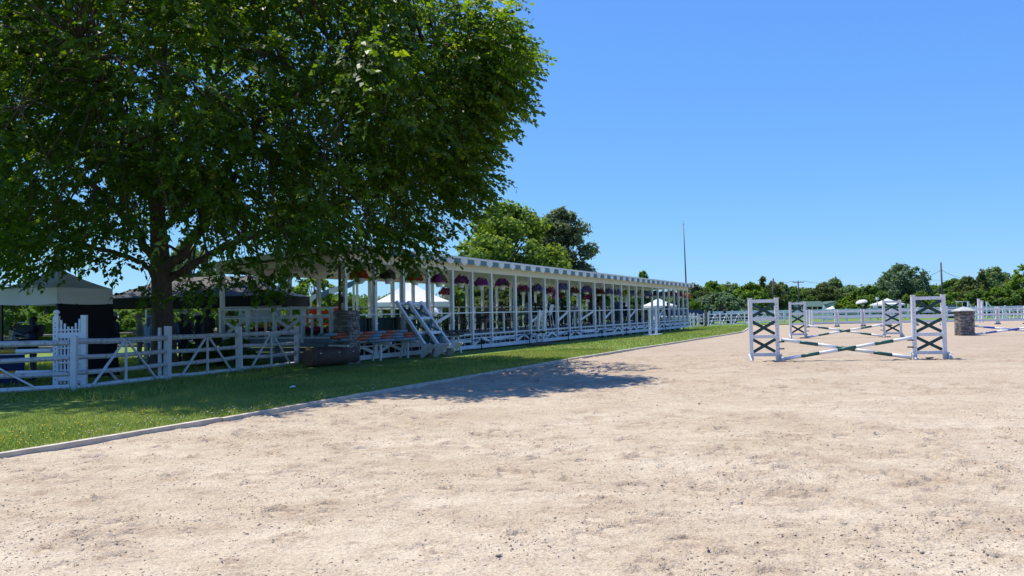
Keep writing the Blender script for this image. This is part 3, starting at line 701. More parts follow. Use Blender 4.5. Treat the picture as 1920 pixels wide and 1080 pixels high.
# ================================================================ VIEWING STAND
VX, VY = -5.392, 25.2; VA = math.atan2(1, .54)
VR = Matrix.Translation((VX, VY, 0)) @ Matrix.Rotation(VA, 4, 'Z')
def VW(s, t, z=0.0): return VR @ Vector((s, t, z))          # stand coordinates -> world (s along the front, t towards the back)
def s_of(px, t=0.0):
    u = at(px, 1).x; a = VW(0, t); b = VW(1, t)-VW(0, t)
    return (u*a.y-a.x)/(b.x-u*b.y)
FRONT = [647, 703, 756, 803, 848, 885, 921, 966, 994, 1021, 1044.5, 1066.5, 1087, 1114.5, 1132.5, 1149, 1165, 1179, 1193, 1205, 1223, 1234, 1245, 1254.5, 1264, 1272.5, 1281, 1289]
FS = [s_of(p) for p in FRONT]; SEND = FS[-1]+.05
W_ = 4.5
zr = lambda s: 3.77-.0075*s; zf = lambda s: .63+.0030*s; zb = lambda s: 0.02+.0040*max(s, 0); zbm = lambda s: zr(s)-.52; zrail = lambda s: 1.53+.002*s
stand = thing('viewing_stand', 'long white open viewing stand with scalloped blue and white roof edge', 'viewing stand', (VX, VY, 0), VA)
# deck
mb = MB(); mb.add([(-.9, .05, zf(0)), (SEND, .05, zf(SEND)), (SEND, W_, zf(SEND)), (-.9, W_, zf(0)), (-.9, .05, zf(0)-.1), (SEND, .05, zf(SEND)-.1), (SEND, W_, zf(SEND)-.1), (-.9, W_, zf(0)-.1)],
                  [(0, 1, 2, 3), (7, 6, 5, 4), (0, 4, 5, 1), (1, 5, 6, 2), (2, 6, 7, 3), (3, 7, 4, 0)], GREYBLUE); mb.build('deck', stand)
def sbox(nm, s0, s1, t0, t1, z0, z1, m, z0b=None, z1b=None):
    z0b = z0 if z0b is None else z0b; z1b = z1 if z1b is None else z1b
    return MB().add([(s0, t0, z0), (s1, t0, z0b), (s1, t1, z0b), (s0, t1, z0), (s0, t0, z1), (s1, t0, z1b), (s1, t1, z1b), (s0, t1, z1)],
                    [(0, 3, 2, 1), (4, 5, 6, 7), (0, 1, 5, 4), (1, 2, 6, 5), (2, 3, 7, 6), (3, 0, 4, 7)], m).build(nm, stand)
rs = random.Random(8)
for i, s in enumerate(FS):                                   # front posts
    w = .125 if i not in (7, 13) else .155
    mb = MB(); mb.box((s, 0, (zb(s)+zbm(s))/2), (w, .125, zbm(s)-zb(s)), WHITEV)
    mb.box((s, -.005, zrail(s)-.32), (w+.03, .15, .06), WHITEV); mb.build('post', stand)
BSP = 1.573; BS = [s_of(417, W_)+k*BSP for k in range(40)]; BS = [s for s in BS if s < SEND]
BE = lambda s: 2.98-.003*s
for s in BS: box('back_post', (s, W_, (zf(s)+BE(s))/2), (.12, .12, BE(s)-zf(s)), WHITEV, stand)
for a, b in zip([BS[0]]+BS[1:-1], BS[1:]):
    sbox('back_rail', a+.06, b-.06, W_-.045, W_+.045, 1.80, 1.86, WHITEV, 1.80, 1.86)
    sbox('back_rail', a+.06, b-.06, W_-.02, W_+.02, 1.50, 1.55, WHITEV)
    sbox('back_baluster', (a+b)/2-.045, (a+b)/2+.045, W_-.03, W_+.03, zf(a), 1.80, WHITEV)
# beams, ceiling, roof
S0 = -.62
sbox('front_beam', S0+.2, SEND+.05, -.07, .07, zbm(0), zr(0)-.18, CREAM, zbm(SEND), zr(SEND)-.18)
sbox('back_beam', BS[0]-.2, SEND+.05, W_-.07, W_+.07, BE(0), BE(0)+.26, CREAM, BE(SEND), BE(SEND)+.26)
mb = MB(); mb.add([(S0+.1, .08, zr(0)-.33), (SEND, .08, zr(SEND)-.33), (SEND, W_-.08, BE(SEND)+.20), (BS[0]-.1, W_-.08, BE(0)+.20)], [(3, 2, 1, 0)], CREAM); mb.build('ceiling', stand)
mb = MB(); mb.add([(S0, -.42, zr(0)), (SEND+.3, -.42, zr(SEND)), (SEND+.3, W_+.4, BE(SEND)+.34), (BS[0]-.4, W_+.4, BE(0)+.34), (S0, -.42, zr(0)-.07), (SEND+.3, -.42, zr(SEND)-.07), (SEND+.3, W_+.4, BE(SEND)+.28), (BS[0]-.4, W_+.4, BE(0)+.28)],
                  [(0, 1, 2, 3), (7, 6, 5, 4), (1, 5, 6, 2), (2, 6, 7, 3), (3, 7, 4, 0)], ROOFM); mb.build('roof', stand)
sbox('roof_trim', S0-.02, SEND+.32, -.46, -.425, zr(0)-.075, zr(0)+.005, WHITEV, zr(SEND)-.075, zr(SEND)+.005)
# scalloped tabs hung from the roof edge, alternately white and slate blue
TW = .50; k = 0; s = S0
while s < SEND+.25:
    m_ = WHITEV if k % 2 == 0 else BLUE; z = zr(s+TW/2)-.076; a, b = s+.004, s+TW-.004
    dz = -.0075*TW
    poly = [(a, 0, z), (b, 0, z+dz), (b, 0, z-.13), (b-.10, 0, z-.20), (b-.17, 0, z-.235), (a+.17, 0, z-.235), (a+.10, 0, z-.20), (a, 0, z-.13)]
    if k % 2: poly = [(a, 0, z), (b, 0, z+dz), (b, 0, z-.12), (b-.07, 0, z-.18), (b-.13, 0, z-.20), (a+.13, 0, z-.20), (a+.07, 0, z-.18), (a, 0, z-.12)]
    MB().prism(poly, (0, -.44+(.004 if k % 2 else 0), 0), (0, -.42, 0), m_).build('valance_tab', stand); s += TW; k += 1
# near-end rake of the roof
mb = MB(); mb.beam((S0+.02, -.42, zr(0)-.10), (BS[0]-.38, W_+.4, BE(0)+.24), .04, .18, WHITEV); mb.build('rake_board', stand)
beam('end_beam', (0, 0.07, zbm(0)+.1), (BS[0], W_-.07, BE(0)+.1), .10, .22, CREAM, stand)
# rails, skirt and bracing of each bay
for i, (a, b) in enumerate(zip(FS[:-1], FS[1:])):
    w0, w1 = a+.065, b-.065; c = (a+b)/2; L = w1-w0
    sbox('handrail', w0, w1, -.05, .05, zrail(a)-.045, zrail(a), WHITEV, zrail(b)-.045, zrail(b))
    sbox('deck_edge', w0, w1, -.02, .045, zf(a)-.045, zf(a)+.012, WHITEV, zf(b)-.045, zf(b)+.012)
    sbox('bottom_board', a-.06 if i else a-.3, b-.063 if i < 26 else b+.05, -.045-.062, -.02-.045, zb(a), zb(a)+.155, WHITEV, zb(b), zb(b)+.155)
    zm = zf(a)-.165
    if not (i % 2 == 1 or i == 0): sbox('skirt_board', w0, w1, -.015, .02, zm-.165, zm, WHITEV)
    else: sbox('skirt_rail', w0, w1, -.015, .02, zm-.035, zm+.01, WHITEV)
    mb = MB(); n = max(int(L/.36), 3)
    for q in range(1, n): mb.box((w0+L*q/n, .05, (zf(a)+zb(a))/2-.02), (.035, .03, zf(a)-zb(a)-.12), WHITEV)
    mb.build('skirt_slats', stand)
    if i % 2 == 1 or i == 0:
        for sg in (-1, 1): beam('chevron', (c+sg*.02, -.035, zm-.02), (c+sg*L*.47, -.035, zb(a)+.20), .11, .03, WHITEV, stand, up=(0, 1, 0))
    if i in (3, 8, 10, 12, 14, 17, 21):
        beam('diagonal_brace', (w0+.03, .02, zrail(a)-.52), (w1-.03, .02, zrail(b)-.06), .11, .04, WHITEV, stand, up=(0, 1, 0))
    if i in (6, 11, 13):
        sbox('baluster', c-.04, c+.04, -.03, .03, zf(a)+.012, zrail(a)-.046, WHITEV)
    # stub piers under the far end
    if i > 12: box('pier', (a+.4, .1, zb(a)/2+.03), (.12, .12, zb(a)+.06), WHITEV, stand)
# dark sheet standing in for the shade under the deck
sbox('deck_shade_sheet', -.5, SEND-.1, .55, .6, -.02, zf(0)-.11, mat('deck_shade_dark', (0.05, 0.065, 0.075), .8, .3, 3), .0, zf(SEND)-.11)
# near end: grey boards under the deck, crossed railing above
end0, end1 = Vector((-.35, .25, 0)), Vector((BS[0]-.05, W_, 0))
for k in range(5):
    z0 = .03+k*.155; mb = MB(); mb.beam(end0+Vector((0, 0, z0+.075)), end1+Vector((0, 0, z0+.075)), .03, .146, GREYBLUE); mb.build('end_board', stand)
ed = end1-end0; nb = 4
for k in range(nb+1):
    p = end0+ed*(k/nb); beam('end_rail_post', p+Vector((0, 0, .62)), p+Vector((0, 0, 1.78)), .11, .11, WHITEV, stand)
    if k < nb:
        q = end0+ed*((k+1)/nb); inn = ed.normalized()*.06
        beam('end_rail', p+inn+Vector((0, 0, 1.75)), q-inn+Vector((0, 0, 1.75)), .09, .06, WHITEV, stand)
        beam('end_rail', p+inn+Vector((0, 0, 1.46)), q-inn+Vector((0, 0, 1.46)), .05, .05, WHITEV, stand)
        beam('end_rail', p+inn+Vector((0, 0, .80)), q-inn+Vector((0, 0, .80)), .05, .06, WHITEV, stand)
        if k in (1, 3):
            beam('cross_brace', p+inn+Vector((0, 0, .84)), q-inn+Vector((0, 0, 1.42)), .03, .10, WHITEV, stand)
            o_ = Vector((-.035, -.02, 0)); beam('cross_brace', p+inn+Vector((0, 0, 1.42))+o_, q-inn+Vector((0, 0, .84))+o_, .03, .10, WHITEV, stand)
        else:
            for f in (.33, .67): beam('end_baluster', p.lerp(q, f)+Vector((0, 0, .83)), p.lerp(q, f)+Vector((0, 0, 1.43)), .08, .04, WHITEV, stand)
# conduit swagged along the skirt
pts = []
for k in range(60):
    s = 4.9+k*.32; pts.append((s, -.14, .38+.10*math.sin(s*1.15)+.02*math.sin(s*3.1)))
tube('conduit', pts, .016, PGREY, stand, 6)
pts = [(FS[4]+k*.3, -.2-.05*math.sin(k*.9), .03+.03*abs(math.sin(k*.55))) for k in range(90) if FS[4]+k*.3 < SEND]
tag(tube('black_cable', [VW(*p) for p in pts], .013, BLACK, None, 5), 'black cable lying along the foot of the viewing stand', 'cable')

# hanging baskets --------------------------------------------------------------------------
def flowerm(nm, c, c2): return leafmat(nm, c2, c, .2, (1.2, 1.0, 1.0), .6, .2)
FL = {'red': flowerm('petal_red', (0.75, .06, .015), (0.45, .02, .01)), 'purple': flowerm('petal_purple', (0.42, .055, .36), (0.22, .025, .20)), 'magenta': flowerm('petal_magenta', (0.65, .05, .27), (0.36, .025, .13)),
      'violet': flowerm('petal_violet', (0.27, .19, .46), (0.14, .10, .27)), 'yellow': flowerm('petal_yellow', (0.75, .58, .03), (0.5, .36, .02)), 'lavender': flowerm('petal_lavender', (0.42, .35, .62), (0.25, .20, .40)),
      'dark': flowerm('petal_dry', (0.16, .10, .09), (0.06, .042, .038)), 'pink': flowerm('petal_pink', (0.62, .10, .28), (0.40, .05, .16)), 'white': flowerm('petal_white', (.7, .7, .68), (.5, .5, .45)), 'crimson': flowerm('petal_crimson', (.42, .018, .04), (.20, .01, .02))}
def blossom(P, N_, size, g):
    n = len(P); D = np.cross(N_, g.normal(0, 1, (n, 3))); D = unit(D)
    L = size*g.uniform(.7, 1.3, n)
    return leaf_quads(P-D*(L*.5)[:, None], D, N_, L, L*.48)
def basket(s, t, zc, colr, seed, label, size=.30, leafy=.5, pot=True, drop=0.0):
    g = np.random.default_rng(seed+500)
    b = thing('hanging_basket', label, 'hanging basket', VW(s, t, zc), VA, 'hanging flower baskets along the viewing stand')
    if pot:
        MB().lathe([(.001, -.19), (.105, -.19), (.115, -.17), (.155, -.02), (.165, -.02), (.165, .0), (.14, .0), (.13, -.03), (.001, -.03)], POTW, 16).build('pot', b)
    ztop = (zbm(s)+.10 if t < 1 else zbm(s)-.1)-zc
    mb = MB()
    for a in (0, 2.09, 4.19): mb.tube([(.15*math.cos(a), .15*math.sin(a), 0), (0, 0, .42)], .005, POTW, 4, False)
    mb.tube([(0, 0, .42), (0, 0, ztop)], .010, POTW, 5, False); mb.build('hanger', b)
    n = 420; d = unit(g.normal(0, 1, (n, 3))); d[:, 2] = np.abs(d[:, 2])*.9-.22*g.random(n)
    lob = 1+.22*np.sin(np.arctan2(d[:, 1], d[:, 0])*3+seed)+.25*(g.random(n) > .9)
    P = d*(size*(.55+.45*g.random(n))*lob)[:, None]*np.array([1.05, 1.05, 1.0])+np.array([0, 0, .05-drop*.6])
    N_ = unit(d+g.normal(0, .4, (n, 3)))
    nl = int(n*leafy); D = unit(d+g.normal(0, .6, (n, 3)))
    L = g.uniform(.06, .11, n)
    link('foliage', npmesh('foliage', leaf_quads(P*.95, D, N_, L, L*.38), 4, [LEAFPOT], g.random(n)), b)
    m = 420; d2 = unit(g.normal(0, 1, (m, 3))); d2[:, 2] = np.abs(d2[:, 2])-.35*g.random(m)
    P2 = d2*(size*(.9+.16*g.random(m))*(1+.22*np.sin(np.arctan2(d2[:, 1], d2[:, 0])*3+seed)))[:, None]*np.array([1.05, 1.05, 1.02])+np.array([0, 0, .06-drop*.6])
    sel = int(m*(1-leafy*.8)); P2, d2 = P2[:sel], d2[:sel]
    link('blossoms', npmesh('blossoms', blossom(P2, unit(d2+g.normal(0, .35, d2.shape)), .085, g), 4, [FL[colr]], g.random(sel)), b)
BK = [(675, 518, 'red', 'with bright red flowers, first from the left'), (729, 519, 'dark', 'with sparse withered stems, second from the left'), (779, 522, 'red', 'with bright red flowers, third from the left'), (824, 526, 'purple', 'with purple petunias, fourth from the left'),
      (865, 528, 'purple', 'with purple petunias, fifth from the left'), (902, 532, 'purple', 'with deep purple petunias, sixth from the left'), (942, 533, 'purple', 'with violet petunias, seventh from the left'), (981, 542, 'magenta', 'with trailing greenery and few magenta blooms, eighth from the left'),
      (1008, 541, 'violet', 'with dusky blue violet flowers, ninth from the left'), (1031, 546, 'magenta', 'with magenta blooms in green leaves, tenth from the left'), (1056, 539, 'violet', 'with blue violet flowers, eleventh from the left'), (1077, 546, 'crimson', 'with green leaves and crimson specks, twelfth from the left'),
      (1100, 543, 'violet', 'with blue violet flowers, thirteenth from the left'), (1124, 547, 'crimson', 'with crimson flowers, just left of a violet one past the middle'), (1141, 547, 'violet', 'with dark violet flowers, second left of the first yellow one'), (1158, 549, 'lavender', 'with pinkish lavender flowers, just left of the first yellow one'),
      (1174, 550, 'yellow', 'with yellow flowers, the left of the two yellow ones'), (1188, 550, 'lavender', 'with lavender flowers between the two yellow ones'), (1199, 551, 'yellow', 'with yellow flowers, the right of the two yellow ones'), (1214, 552, 'lavender', 'with lavender flowers, just right of the second yellow one'),
      (1229, 551, 'dark', 'with dark leaves, sixth from the far end'), (1241, 552, 'lavender', 'with lavender flowers, fifth from the far end'), (1251, 552, 'crimson', 'with dark crimson flowers, near the far end'), (1261, 552, 'magenta', 'with magenta flowers, third from the far end'), (1275, 553, 'magenta', 'with magenta flowers, second from the far end'), (1287, 556, 'red', 'with red flowers, at the far corner post')]
for i, (px, py, c, lab) in enumerate(BK):
    s = s_of(px, .25); Y = VW(s, .25).y; z = hgt(py, px, Y)
    leafy = .35 if c not in ('dark', 'crimson') and i not in (7, 9, 11) else .75
    basket(s, .25, z-.06, c, i, 'hanging basket '+lab, .255 if i < 7 else .28, leafy, True, .0 if i < 7 else .10)
for i, (px, py, c, lab) in enumerate([(836, 552, 'pink', 'with pink flowers hung at the back of the stand, left one'), (1045, 558, 'magenta', 'with dark magenta flowers hung at the back of the stand, middle one'), (1104, 561, 'pink', 'with bright pink flowers hung at the back of the stand, right one')]):
    s = s_of(px, 4.2); Y = VW(s, 4.2).y; basket(s, 4.2, hgt(py, px, Y), c, 60+i, 'hanging basket '+lab, .29, .4)

# ================================================================ WEATHERED FENCE ON THE LEFT
fence = thing('paddock_fence', 'weathered white post and rail fence with fan braces at the left', 'fence')
FN = [(-12.9, 14.8), (-9.12, 16.3), (-8.30, 18.85), (-7.42, 21.3), (-6.50, 23.6)]
FN = [Vector((x, y, 0)) for x, y in FN]
rf = random.Random(5)
for i, p in enumerate(FN):
    h = [1.2, 1.19, 1.33, 1.27, 1.22][i]; w = [.12, .115, .13, .15, .13][i]
    mb = MB(); mb.box((0, 0, h/2-.02), (w, w, h), FENCEW, Matrix.Rotation(R(rf.uniform(-8, 8)), 3, 'Z')); o = mb.build('post', fence, loc=p); o.rotation_euler = (R(rf.uniform(-1.2, 1.2)), R(rf.uniform(-1, 1)), 0)
    if i == 2: box('post', (-8.42, 18.72, .63), (.05, .09, 1.3), FENCEW, fence)
for i, (p, q) in enumerate(zip(FN[:-1], FN[1:])):
    d = (q-p).normalized(); n_ = Vector((d.y, -d.x, 0)); a, b = p+d*.065, q-d*.075
    for k, z in enumerate((1.03, .70, .40, .10)):
        off = n_*rf.uniform(-.01, .01); sag = rf.uniform(.0, .025); m_ = MB(); pts = [a, a.lerp(b, .33), a.lerp(b, .66), b]
        zz = [z+rf.uniform(-.02, .02), z-sag, z-sag*.8, z+rf.uniform(-.02, .02)]
        pts = [pp+off+Vector((0, 0, z_)) for pp, z_ in zip(pts, zz)]
        m_.tube(pts, [.052 if k else .062]*4, RAILW if k < 3 else FENCEW, 7, True, False); m_.build('rail', fence)
    c = a.lerp(b, .5); f_ = n_*.065
    for f in (-.36, 0, .36): beam('brace', c+d*f*.15*1+f_+Vector((0, 0, 1.0)), c+(b-a)*f+f_+Vector((0, 0, .10)), .03, .05, FENCEW, fence, up=n_)
# fallen brace leaning in the grass
beam('brace', (-8.95, 17.9, .02), (-9.2, 17.7, .45), .05, .05, RAILW, fence)
# old split rail fence beyond the canopies
sp = thing('split_rail_fence', 'old grey split rail fence in front of the shrubs at far left', 'fence')
prev = None
for k in range(8):
    p = Vector((-22+k*2.5, 30+k*.35+.2*math.sin(k), 0)); beam('post', p, p+Vector((.02, 0, 1.15)), .14, .14, OLDWOOD, sp)
    if prev is not None:
        for z in (.45, .92): MB().tube([prev+Vector((.07, 0, z+rf.uniform(-.04, .04))), p+Vector((-.07, 0, z+rf.uniform(-.04, .04)))], [.06, .05], OLDWOOD, 6).build('rail', sp)
    prev = p

# ================================================================ JUMP FURNITURE
def make_pole(name, label, a, b, cols, cat='jump pole', group=None, r=.05, base=WHITE, cap=None):
    """a pole painted in bands; each band is a part"""
    a, b = Vector(a), Vector(b); n = len(cols); t = thing(name, label, cat, a, 0, group)
    D = b-a; out = []
    for i, c in enumerate(cols):
        p, q = D*(i/n), D*((i+1)/n)
        MB().tube([p, q], r, c, 14).build('painted_band', t)
    return t
def make_wing(label, loc, rz, W=.9, H=1.83, foot=True, cups=None, side=1, rot=None, xm=DKGREEN, group='green and white jump wings', rows=3, bigfoot=False):
    t = thing('jump_wing', label, 'jump wing', loc, rz, group, rot)
    pw = .105
    for sx in (-1, 1):
        x = sx*(W/2-pw/2); mb = MB(); mb.box((x, 0, H/2), (pw, .10, H), WINGW); mb.build('post', t)
        mb = MB(); mb.box((x, 0, H+.008), (pw+.014, .114, .016), WINGW); mb.build('post_cap', t)
        if foot:
            z = .21 if not bigfoot else .34; L = .31 if not bigfoot else .40
            poly = [(x+sx*(pw/2+.002), -L, .0), (x+sx*(pw/2+.002), L, .0), (x+sx*(pw/2+.002), L, .05), (x+sx*(pw/2+.002), .07, z), (x+sx*(pw/2+.002), -.07, z), (x+sx*(pw/2+.002), -L, .05)]
            MB().prism(poly, (0, 0, 0), (sx*.045, 0, 0), WINGW).build('foot', t)
    mb = MB(); x = side*(W/2-pw/2)
    for k in range(15): mb.box((x, -.051, .25+k*.10), (.016, .004, .022), DARKHOLE)
    tag(mb.build('pin_holes', t))
    ih = (H-.16-.05)/rows
    zz = [.20, *[.20+(H-.28)*k/rows for k in range(1, rows)], H-.08]
    for k, z in enumerate(zz):
        box('rail', (0, 0, z), (W-2*pw-.004, .05, .095), WINGW, t)
    for k in range(rows):
        z0, z1 = zz[k]+.05, zz[k+1]-.05; xa = W/2-pw-.01
        for sg, yy in ((1, -.014), (-1, .014)):
            beam('cross_slat', (-xa*sg, yy, z0+.03), (xa*sg, yy, z1-.03), .022, .11 if bigfoot else .085, xm, t, up=(0, 1, 0) if False else (0, 0, 1))
    if cups:
        for z in cups:
            box('jump_cup', (side*(W/2+.06), -.02, z), (.15, .07, .035), BLACK, t)
    return t
WG7 = [WHITE, PGREEN, WHITE, PGREEN, WHITE, PGREEN, WHITE]
def cross_jump(pxl, pxr, Yl, Yr, which, W, H=1.83):
    L = at(pxl, Yl, SZ); Rr = at(pxr, Yr, SZ); ang = math.atan2(Rr.y-L.y, Rr.x-L.x)
    make_wing('left wing of the %s green and white cross rail jump' % which, L, ang+R(3), W, H, True, (.56, .36), 1)
    make_wing('right wing of the %s green and white cross rail jump' % which, Rr, ang-R(3), W*1.06, H, True, (.56, .36), -1)
    d = (Rr-L).normalized(); a = L+d*(W/2+.06); b = Rr-d*(W/2+.08); y = Vector((-d.y, d.x, 0))
    g_ = 'green and white banded poles crossed on the jumps'
    make_pole('jump_pole', 'green and white pole of the %s jump, high at the left wing' % which, a+y*.04+Vector((0, 0, .63)), b+y*.04+Vector((0, 0, .06)), WG7, group=g_)
    make_pole('jump_pole', 'green and white pole of the %s jump, high at the right wing' % which, a-y*.07+Vector((0, 0, .06)), b-y*.07+Vector((0, 0, .63)), WG7, group=g_)
cross_jump(1431, 1740, 22.8, 22.4, 'nearer', .86)
cross_jump(1495, 1672, 39.9, 39.1, 'farther', .82, 1.84)
# stray jump cups on the sand
for lab, px, Y in (('black jump cup lying on the sand behind the nearer right wing', 1739, 22.6), ('black jump cup lying on the sand by the farther left wing', 1502, 39.6), ('black jump cup lying on the sand by the farther right wing', 1664, 39)):
    c = thing('jump_cup', lab, 'jump cup', at(px, Y, SZ+.01), .4, 'jump cups lying on the sand'); box('cup', (0, 0, .02), (.22, .07, .04), BLACK, c); box('pin', (.13, 0, .03), (.08, .02, .02), BLACK, c)

# stacked-stone pillars: every stone its own piece
def stone_pillar(name, label, loc, rz, w, H, cap=False, seed=1):
    t = thing(name, label, 'stone pillar', loc, rz, 'stacked stone pillars'); r_ = random.Random(seed)
    box('core', (0, 0, H/2), (w-.08, w-.08, H), STONEJ, t)
    z = 0.0
    while z < H-.02:
        h = min(r_.uniform(.055, .10), H-z)
        for side in range(4):
            ca, sa = math.cos(side*math.pi/2), math.sin(side*math.pi/2); x = -w/2
            while x < w/2-.01:
                L = min(r_.uniform(.10, .26), w/2-x)
                if w/2-(x+L) < .06: L = w/2-x
                pr = r_.uniform(-.004, .028); cx, cy = x+L/2, -(w/2-.045)-pr/2
                mb = MB(); j = lambda: r_.uniform(-.008, .008)
                P = []
                for (i, k, q) in ((-1, -1, -1), (1, -1, -1), (1, 1, -1), (-1, 1, -1), (-1, -1, 1), (1, -1, 1), (1, 1, 1), (-1, 1, 1)):
                    lx, ly, lz = cx+i*(L/2-.006)+j(), cy+k*(.045+pr/2)+(j() if k < 0 else 0), z+h/2+q*(h/2-.005)+j()*.5
                    P.append((lx*ca-ly*sa, lx*sa+ly*ca, max(lz, 0)))
                mb.add(P, [(0, 3, 2, 1), (4, 5, 6, 7), (0, 1, 5, 4), (1, 2, 6, 5), (2, 3, 7, 6), (3, 0, 4, 7)], r_.choice(STONEA)); mb.build('stone', t); x += L
        z += h
    if cap:
        e = w/2+.09; k = w*.16
        MB().add([(-e, -e, H), (e, -e, H), (e, e, H), (-e, e, H), (-e, -e, H+.035), (e, -e, H+.035), (e, e, H+.035), (-e, e, H+.035), (-k, -k, H+.20), (k, -k, H+.20), (k, k, H+.20), (-k, k, H+.20), (0, 0, H+.24)],
                 [(3, 2, 1, 0), (0, 1, 5, 4), (1, 2, 6, 5), (2, 3, 7, 6), (3, 0, 4, 7), (4, 5, 9, 8), (5, 6, 10, 9), (6, 7, 11, 10), (7, 4, 8, 11), (8, 9, 12), (9, 10, 12), (10, 11, 12), (11, 8, 12)], CAPM).build('cap', t)
    else: box('cap', (0, 0, H+.015), (w-.05, w-.05, .03), STONEA[2], t)
    return t
stone_pillar('stone_pillar', 'dark stacked stone pillar in tree shade before the stand', at(650, 24.3), R(-23), .56, 1.62, False, 4)
pA = at(1807, 39.8, SZ); stone_pillar('stone_pillar', 'grey stone pillar with pyramid cap out on the sand', pA, R(-3), .66, 1.22, True, 6)
WB = [WHITE, PBLUE, WHITE, PBLUE, WHITE, PBLUE, WHITE]
pB = at(1823, 39.6, SZ); pC = pB+Vector((3.66, -.5, 0)); up = Vector((0, 0, 1))
make_pole('jump_pole', 'blue and white pole sloping down away from the stone pillar', pB+up*.48+Vector((0, .09, 0)), pC+up*.06+Vector((0, .09, 0)), WB, group='blue and white banded poles')
make_pole('jump_pole', 'blue and white pole rising away from the stone pillar foot', pB+up*.05+Vector((.02, -.05, 0)), pC+up*.50+Vector((0, -.05, 0)), WB, group='blue and white banded poles')
box('cup', (.43, 0, .47), (.12, .06, .03), BLACK, [o for o in bpy.data.objects if o.get('label', '').startswith('grey stone pillar')][0]).rotation_euler = (0, 0, R(3))
stone_pillar('stone_pillar', 'stone pillar with cap just outside the right edge of the photo', pC+Vector((.5, -.05, 0)), R(-28), .62, 1.22, True, 9)

# brown log roller and pole stacks in front of the stand
lg = thing('log_jump', 'brown painted log roll lying on the grass by the dark pillar', 'log jump', at(577, 22.9), math.atan2(1.15, .85))
mb = MB(); L = 1.75
mb.tube([(0, 0, .29), (.02, 0, .29), (L*.3, .01, .29), (L*.65, -.01, .285), (L, 0, .29)], [.265, .285, .29, .285, .28], LOGM, 20); mb.build('bark_body', lg)
MB().lathe([(.001, 0), (.20, .002), (.255, .0), (.26, -.01)], LOGEND, 20).build('log_end', lg, loc=(-.004, 0, .29), rot=(0, -math.pi/2, 0))
for k, x in enumerate((.25, .95, 1.5)): box('bolt_plate', (x, -.27, .40), (.05, .02, .03), STEEL, lg)
def stack():
    r_ = random.Random(4)
    OB = [PGREY, PORANGE, PGREY, PORANGE, PGREY, PORANGE, PGREY]; RW = [WHITE, PORANGE, WHITE, PORANGE, WHITE]
    k = 0
    names = ['top', 'second from top', 'third from top', 'fourth from top']
    for row, z in enumerate((.93, .84, .75)):
        for c in range(3):
            s0 = -1.75+r_.uniform(-.25, .25)+.15*row; t_ = -.62-.11*c-.03*row; cols = OB if (row+c) % 3 else OB[::-1]
            if row == 1: cols = [PORANGE, PGREY, PORANGE, PGREY, PORANGE, PGREY, PORANGE]
            make_pole('jump_pole', 'grey blue and orange pole, %s layer of the stack, %s' % (['top', 'middle', 'lower'][row], ['nearest the stand', 'middle of its layer', 'nearest the lawn'][c]), VW(s0, t_, z), VW(s0+3.9+r_.uniform(0, .7), t_+.02, z), cols, group='orange and grey blue poles stacked before the stand'); k += 1
    for c, (m1, lab) in enumerate(((PGREY, 'grey'), (RED, 'dark red'), (WHITE, 'white'))):
        s0 = .0+.25*c; make_pole('jump_pole', 'plain %s pole at the bottom of the stack before the stand' % lab, VW(s0, -.95+.11*c, .66), VW(s0+2.6+.2*c, -.95+.11*c, .66), [m1, m1], group='plain poles under the stacked orange poles')
    for i, s in enumerate((-1.2, .9, 2.4)):
        rk = thing('pole_rack', 'white trestle under the stacked orange poles, %s from the left' % ['first', 'second', 'third'][i], 'trestle', VW(s, -.78, 0), VA, 'trestles holding the pole stack')
        box('crossbar', (0, 0, .58), (.07, .75, .06), WHITEV, rk)
        for sg in (-1, 1): beam('leg', (0, sg*.1+.15, .55), (0, sg*.16+.22, 0), .07, .05, WHITEV, rk)
    for i, (s0, z, t_) in enumerate(((5.3, .83, -.55), (4.7, .72, -.70))):
        make_pole('jump_pole', 'dark brown pole, %s of the dark pair right of the leaning wings' % ['upper', 'lower'][i], VW(s0-1.4, t_, z), VW(s0+1.35, t_, z), [PDARK]*5, group='dark poles before the stand')
    for i, s in enumerate((4.4, 5.6)):
        rk = thing('pole_rack', 'white trestle under the dark poles, %s one' % ['left', 'right'][i], 'trestle', VW(s, -.62, 0), VA, 'trestles holding the dark poles')
        box('crossbar', (0, 0, .64), (.07, .5, .06), WHITEV, rk)
        for sg in (-1, 1): beam('leg', (0, sg*.1, .62), (0, sg*.25, 0), .06, .05, WHITEV, rk)
stack()
# wings leaning back against the stand rail
for i, (s, t0, tilt, tw, lab) in enumerate(((3.15, -1.38, 38, 0, 'left of the three wings leaning against the stand'), (3.6, -1.62, 39, 2, 'front of the three wings leaning on the stand'), (3.95, -1.28, 38, -2, 'right of the three wings leaning against the stand, mostly hidden'))):
    M_ = VR.to_3x3() @ Matrix.Rotation(R(tw), 3, 'Z') @ Matrix.Rotation(R(-tilt), 3, 'X')
    o = make_wing('white wing with green crosses, '+lab, VW(s, t0, .17), 0, .86, 2.25, True, None, 1, M_.to_euler(), DKGREEN, 'wings leaning against the stand', 3, True)
# dark green jump boxes stored on the deck behind the rail
for i, (s0, s1) in enumerate(((.15, 1.5), (1.62, 3.05), (3.15, 4.4))):
    t = thing('jump_wall_box', 'dark green jump wall box on the stand deck, %s of three' % ['left', 'middle', 'right'][i], 'jump wall', VW((s0+s1)/2, .55, zf(1)), VA, 'dark green boxes on the deck')
    box('panel', (0, 0, .37), (s1-s0, .45, .74), DKGREEN, t)
    for k in range(4): box('batten', (-(s1-s0)/2+.1+(s1-s0-.2)*k/3, -.235, .37), (.06, .02, .70), DKGREEN, t)
    box('top_board', (0, 0, .755), (s1-s0+.04, .5, .03), DKGREEN, t)
